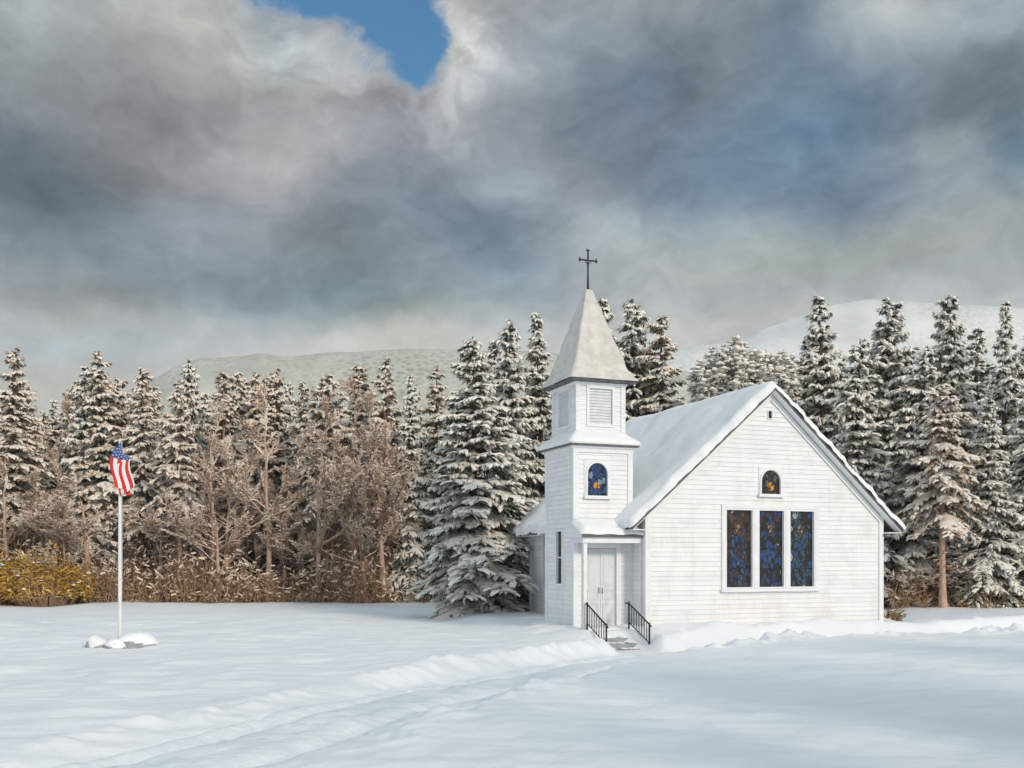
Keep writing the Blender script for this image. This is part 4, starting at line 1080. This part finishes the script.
FRONT = 'front row of the wood behind the flagpole'
ptree('slim', 0, 8, 345, 53, 'tallest dark slim conifer at the left edge of the wood', FRONT, 1.1)
ptree('slim', 1, 36, 404, 54, 'short frosted conifer second from left end of the wood', FRONT, .9)
ptree('bare', 0, 60, 402, 55, 'bare frosted tree with pinkish trunk behind ochre shrubs', FRONT, 1.0)
ptree('dark_spruce', 0, 84, 360, 54.5, 'snowy pointed conifer just left of the flag', FRONT, .8)
ptree('slim', 2, 110, 349, 55, 'tall snowy conifer directly behind the flag and pole', FRONT, 1.25)
ptree('slim', 0, 141, 365, 54, 'slim dark topped conifer first to the right of flag', FRONT, 1.0)
ptree('slim', 3, 158, 368, 57, 'slim conifer second to the right of the flag', FRONT, 1.05)
ptree('pine', 0, 180, 392, 52, 'pinkish trunked pine below the sharp dark treetop', FRONT, .85)
ptree('dark_spruce', 1, 188, 357, 56, 'sharp pointed dark conifer rising behind pinkish trunked pine', FRONT, .72)
ptree('slim', 1, 226, 372, 55, 'olive slim conifer between two pinkish trunks in the wood', FRONT, 1.15)
ptree('slim', 2, 252, 370, 56, 'dark slim conifer in the middle of the wood', FRONT, 1.1)
ptree('bare', 1, 268, 392, 52, 'bare frosted tree with the broadest pink crown in the wood', FRONT, 1.15)
ptree('slim', 0, 278, 368, 57, 'slim conifer standing behind the broadest bare pink tree', FRONT, 1.1)
ptree('slim', 3, 301, 379, 55, 'lower frosted conifer with drooping tip amid the wood', FRONT, 1.1)
ptree('pine', 1, 326, 370, 53, 'frosted pine on a long straight pink trunk', FRONT, .9)
ptree('bare', 2, 357, 385, 52, 'bare pink tree with pale straight trunk left of big spruce', FRONT, 1.0)
ptree('bare', 0, 384, 398, 51.5, 'bare frosted pink tree nearest the big spruce', FRONT, 1.0)
ptree('bare', 2, 318, 400, 51.5, 'bare pink tree in front of the long trunked pine', FRONT, .95, 2.0)
ptree('bare', 1, 212, 405, 52, 'bare pink tree third to the right of the flag', FRONT, 1.0, 4.0)
ptree('slim', 1, 360, 364, 57, 'snowy conifer behind the bare pale trunked tree', FRONT, 1.15)
ptree('slim', 3, 388, 360, 55, 'olive frosted conifer third left of the big spruce', FRONT, 1.1)
ptree('dark_spruce', 2, 413, 373, 53, 'dark low boughed conifer second left of big spruce', FRONT, .75)
ptree('slim', 2, 437, 362, 54, 'slim conifer touching left side of the big spruce', FRONT, 1.15)
ptree('spruce', 0, 476, 333, 40, 'large full spruce loaded with snow beside the church tower', None, 1.2, 1.0)
NEAR = 'tall conifers close behind the church'
ptree('dark_spruce', 1, 511, 320, 48, 'tall snowy spruce between the large spruce and the spire', NEAR, .95)
ptree('dark_spruce', 2, 546, 310, 50, 'tall snowy spruce showing just left of the spire', NEAR, 1.0)
ptree('dark_spruce', 0, 606, 293, 50, 'snowy spruce with tip just right of the spire', NEAR, .85)
ptree('dark_spruce', 1, 631, 297, 52, 'second snowy spruce right of the spire', NEAR, .9)
ptree('slim', 2, 658, 313, 51, 'slim snowy conifer third right of the spire', NEAR, 1.2)
ptree('round', 0, 722, 331, 49, 'broad rounded tree thick with snow above the church roof', None, 1.05, .6)
ptree('bare', 1, 772, 368, 50, 'low bare tree peeping over the church roof peak', None, 1.0)
RIGHT = 'conifers right of the church'
ptree('dark_spruce', 2, 795, 362, 48, 'dark conifer hugging the right roof slope by the peak', RIGHT, .95)
ptree('dark_spruce', 0, 828, 291, 49, 'tall dark tipped spruce first right of the church gable', RIGHT, .95)
ptree('spruce', 1, 880, 296, 51, 'full snowy spruce second right of the church gable', RIGHT, .95)
ptree('dark_spruce', 1, 852, 338, 45, 'lower spruce rising between the two tallest by the gable', RIGHT, 1.0)
ptree('spruce', 0, 914, 342, 46, 'rounded dense spruce just left of the reddish trunk', RIGHT, 1.0, 2.5)
ptree('spruce', 1, 961, 291, 50, 'tall pointed spruce behind the reddish trunked pine', RIGHT, .85, 4.0)
ptree('dark_spruce', 2, 1003, 299, 48, 'tall dark spruce nearest the right picture edge', RIGHT, 1.0)
ptree('pine', 0, 943, 385, 42, 'snowy pine with reddish trunk right of the church', RIGHT, .95)
ptree('dark_spruce', 0, 1030, 352, 44, 'lower snowy spruce cut off by the right picture edge', RIGHT, 1.1)
ptree('dark_spruce', 1, 985, 395, 43, 'short snowy spruce right of the reddish trunked pine', RIGHT, .95)

rg = random.Random(31)
for i in range(22):
    px = -20 + 450 * (i + rg.uniform(.1, .9)) / 22; d = rg.uniform(51, 54)
    if 95 < px < 140: continue
    ptree('bare', i, px, rg.uniform(445, 520), d, 'small frosted bare sapling at the foot of the wood', 'frosted saplings at the foot of the wood', rg.uniform(1.3, 1.7))
rg = random.Random(77)
for (lo, hi, d0, d1, n, topv, kinds, lab, grp) in (
        (-150, 445, 59, 66, 30, (372, 412), ('slim', 'slim', 'dark_spruce', 'pine'), 'conifer half hidden in the second row of the wood', 'second row of the wood'),
        (-160, 500, 69, 80, 30, (376, 410), ('dark_spruce', 'slim', 'dark_spruce'), 'conifer almost hidden deep inside the wood', 'trees deep in the wood'),
        (470, 1090, 56, 68, 26, (322, 385), ('dark_spruce', 'spruce', 'dark_spruce'), 'conifer mostly hidden behind the church side trees', 'hidden trees behind the church')):
    for i in range(n):
        px = lo + (hi - lo) * (i + rg.uniform(.1, .9)) / n; d = rg.uniform(d0, d1); tp = rg.uniform(*topv)
        if 660 < px < 800 and lo == 470: tp = rg.uniform(368, 395)
        ptree(rg.choice(kinds), rg.randrange(6), px, tp, d, lab, grp, rg.uniform(.9, 1.15))
for i, (x, y, h, lab) in enumerate(((-34, 54, 12.5, ''), (-38, 57, 13.5, ''), (30.5, 50, 12.5, ''), (34, 52, 13, ''))):
    tree('dark_spruce', i, x, y, h, 'snowy conifer at the outer end of the woods', group='outer end trees', wide=.9)

for i, (x, y, h) in enumerate(((14.5, 3.6, 11.5), (18.5, 1.5, 13), (22.5, 7.2, 12.5), (25.5, 3.5, 14), (28.5, 9.0, 12.5), (12.5, -1.0, 10.5))):  # out of view, added only to cast soft shade on the right foreground snow
    tree('dark_spruce', i, x, y, h, 'unseen spruce added off frame to shade the right foreground', group='added shade casting spruces off frame right', wide=1.15)

# shrubs
def shrub_mesh(seed, mat, rx, h, n, snow):
    rg = random.Random(seed); mb = MB()
    for i in range(n):
        a = rg.uniform(0, 6.28); r = rx * math.sqrt(rg.random()); x, y = r * math.cos(a), r * math.sin(a) * .7
        hh_ = h * (1 - .55 * (r / rx) ** 2) * rg.uniform(.35, 1.1)
        b0 = Vector((x * .6, y * .6, -.05)); tip = Vector((x * 1.1 + rg.uniform(-.12, .12), y * 1.1 + rg.uniform(-.12, .12), hh_)); mid = b0.lerp(tip, .55) + Vector((rg.uniform(-.07, .07),) * 3)
        w = rg.uniform(.008, .02)
        mb.add([tuple(b0 + Vector((w, 0, 0))), tuple(b0 - Vector((w, 0, 0))), tuple(mid - Vector((w, .0, 0))), tuple(mid + Vector((w, 0, 0))), tuple(tip)], [(0, 1, 2, 3), (3, 2, 4)], 1)
        for k in range(5):
            p = mid.lerp(tip, rg.random()); sprig(mb, p, Vector((rg.uniform(-1, 1), rg.uniform(-1, 1), rg.uniform(-.2, 1))), rg.uniform(.12, .3), rg.uniform(.015, .04), 0, rg)
        if rg.random() < snow: mb.blob(tip + Vector((0, 0, -.03)), rg.uniform(.02, .05), rg.uniform(.04, .10), 2, rg, .35, 5, 2)
    return mb.mesh('shrub', [M[mat], M['twig'], M['tree_snow']])
SM = [shrub_mesh(1, 'ochre', 1.3, 1.9, 420, .10), shrub_mesh(2, 'ochre', 1.1, 1.5, 360, .15)]
for i, (px, d, k, lab) in enumerate(((-22, 50, 1.6, 'ochre shrub cut off by the left picture edge'), (14, 50.5, 1.75, 'golden ochre shrub at far left of the wood edge'),
                                     (46, 50, 1.6, 'middle golden shrub of the ochre clump'), (74, 50.8, 1.4, 'last ochre shrub nearest to the flagpole'))):
    x = wx(px, d); o = bpy.data.objects.new('shrub', SM[i % 2]); C.objects.link(o)
    o.location = (x, d, gz(x, d)); o.rotation_euler = (0, 0, i * 1.7); o.scale = (k, k, k)
    tag(o, lab, 'shrub', 'ochre shrubs at the edge of the wood')
sm = shrub_mesh(9, 'under', .35, .5, 40, .2); o = bpy.data.objects.new('shrub', sm); C.objects.link(o)
dx = 35.5; o.location = (wx(894, dx), dx, gz(wx(894, dx), dx) - .02); tag(o, 'tiny dark twiggy bush beside the right church corner', 'shrub')

# brown undergrowth along the feet of the trees, one uncountable mass
rg = random.Random(5); mb = MB()
def under(px0, px1, d0, d1, n, hlo, hhi, snow, dens_mat=0):
    for i in range(n):
        d = rg.uniform(d0, d1); px = rg.uniform(px0, px1); x = wx(px, d)
        cl = float(vnoise(np.array([x * .55]), np.array([d * .5]), 9)[0]) + .5
        if rg.random() > cl * 1.7: continue
        base = Vector((x, d, gz_fast(x, d) - .05)); hh_ = rg.uniform(hlo, hhi) * (.25 + 1.5 * cl * cl)
        tip = base + Vector((rg.uniform(-.9, .9) * hh_ * .6, rg.uniform(-.3, .3), hh_)); mid = base.lerp(tip, .55) + Vector((rg.uniform(-.1, .1), rg.uniform(-.1, .1), 0))
        w = rg.uniform(.008, .018)
        mb.add([tuple(base + Vector((w, 0, 0))), tuple(base - Vector((w, 0, 0))), tuple(mid - Vector((w, 0, 0))), tuple(mid + Vector((w, 0, 0))), tuple(tip)], [(0, 1, 2, 3), (3, 2, 4)], 1)
        for k in range(6):
            p = base.lerp(tip, rg.uniform(.2, 1)); sprig(mb, p, Vector((rg.uniform(-1, 1), rg.uniform(-1, 1), rg.uniform(-.4, .9))), rg.uniform(.15, .42), rg.uniform(.02, .05), rg.choice((0, 0, 3)), rg)
        if rg.random() < snow * 1.4:
            d3 = Vector((rg.uniform(-1, 1), rg.uniform(-1, 1), rg.uniform(-.6, .8))).normalized(); w_ = rg.uniform(.03, .07)
            snow_ridge(mb, [tip, tip + d3 * .14, tip + d3 * .3], [w_ * .6, w_, w_ * .3], rg.uniform(.05, .09), 2, rg)
gxs = np.linspace(-60, 60, 241); gys = np.linspace(34, 90, 113); GG = height(*np.meshgrid(gxs, gys))
def gz_fast(x, y): return float(GG[int(round((y - 34) / .5)), int(round((x + 60) / .5))])
under(-160, 440, 50.5, 57, 8500, .4, 3.1, .40)
under(-160, 470, 57, 72, 3200, 1.0, 2.6, .35)
under(890, 1110, 42, 52, 1900, .5, 1.6, .30)
under(480, 900, 48, 60, 1300, .6, 1.8, .3)
ug = mb.build('undergrowth', [M['under'], M['twig'], M['warm_frost'], M['frost_pink']])
tag(ug, 'brown frosted brush along the foot of the trees', 'undergrowth', kind='stuff')
hm_ = bpy.data.materials.new('haze_air'); hm_.use_nodes = True; ht = hm_.node_tree; ht.nodes.clear()
vo_ = N(ht, 'ShaderNodeOutputMaterial'); pv = N(ht, 'ShaderNodeVolumePrincipled')
pv.inputs['Color'].default_value = (.93, .94, .95, 1); pv.inputs['Density'].default_value = HAZE; pv.inputs['Anisotropy'].default_value = .2
ht.links.new(pv.outputs[0], vo_.inputs['Volume'])
b = MB(); b.box(-1750, 1750, -1750, 1750, -6, 150); tag(b.build('haze', hm_), 'thin pale winter haze over the whole field', 'haze', kind='stuff')
print('faces', sum(len(m.polygons) for m in bpy.data.meshes))
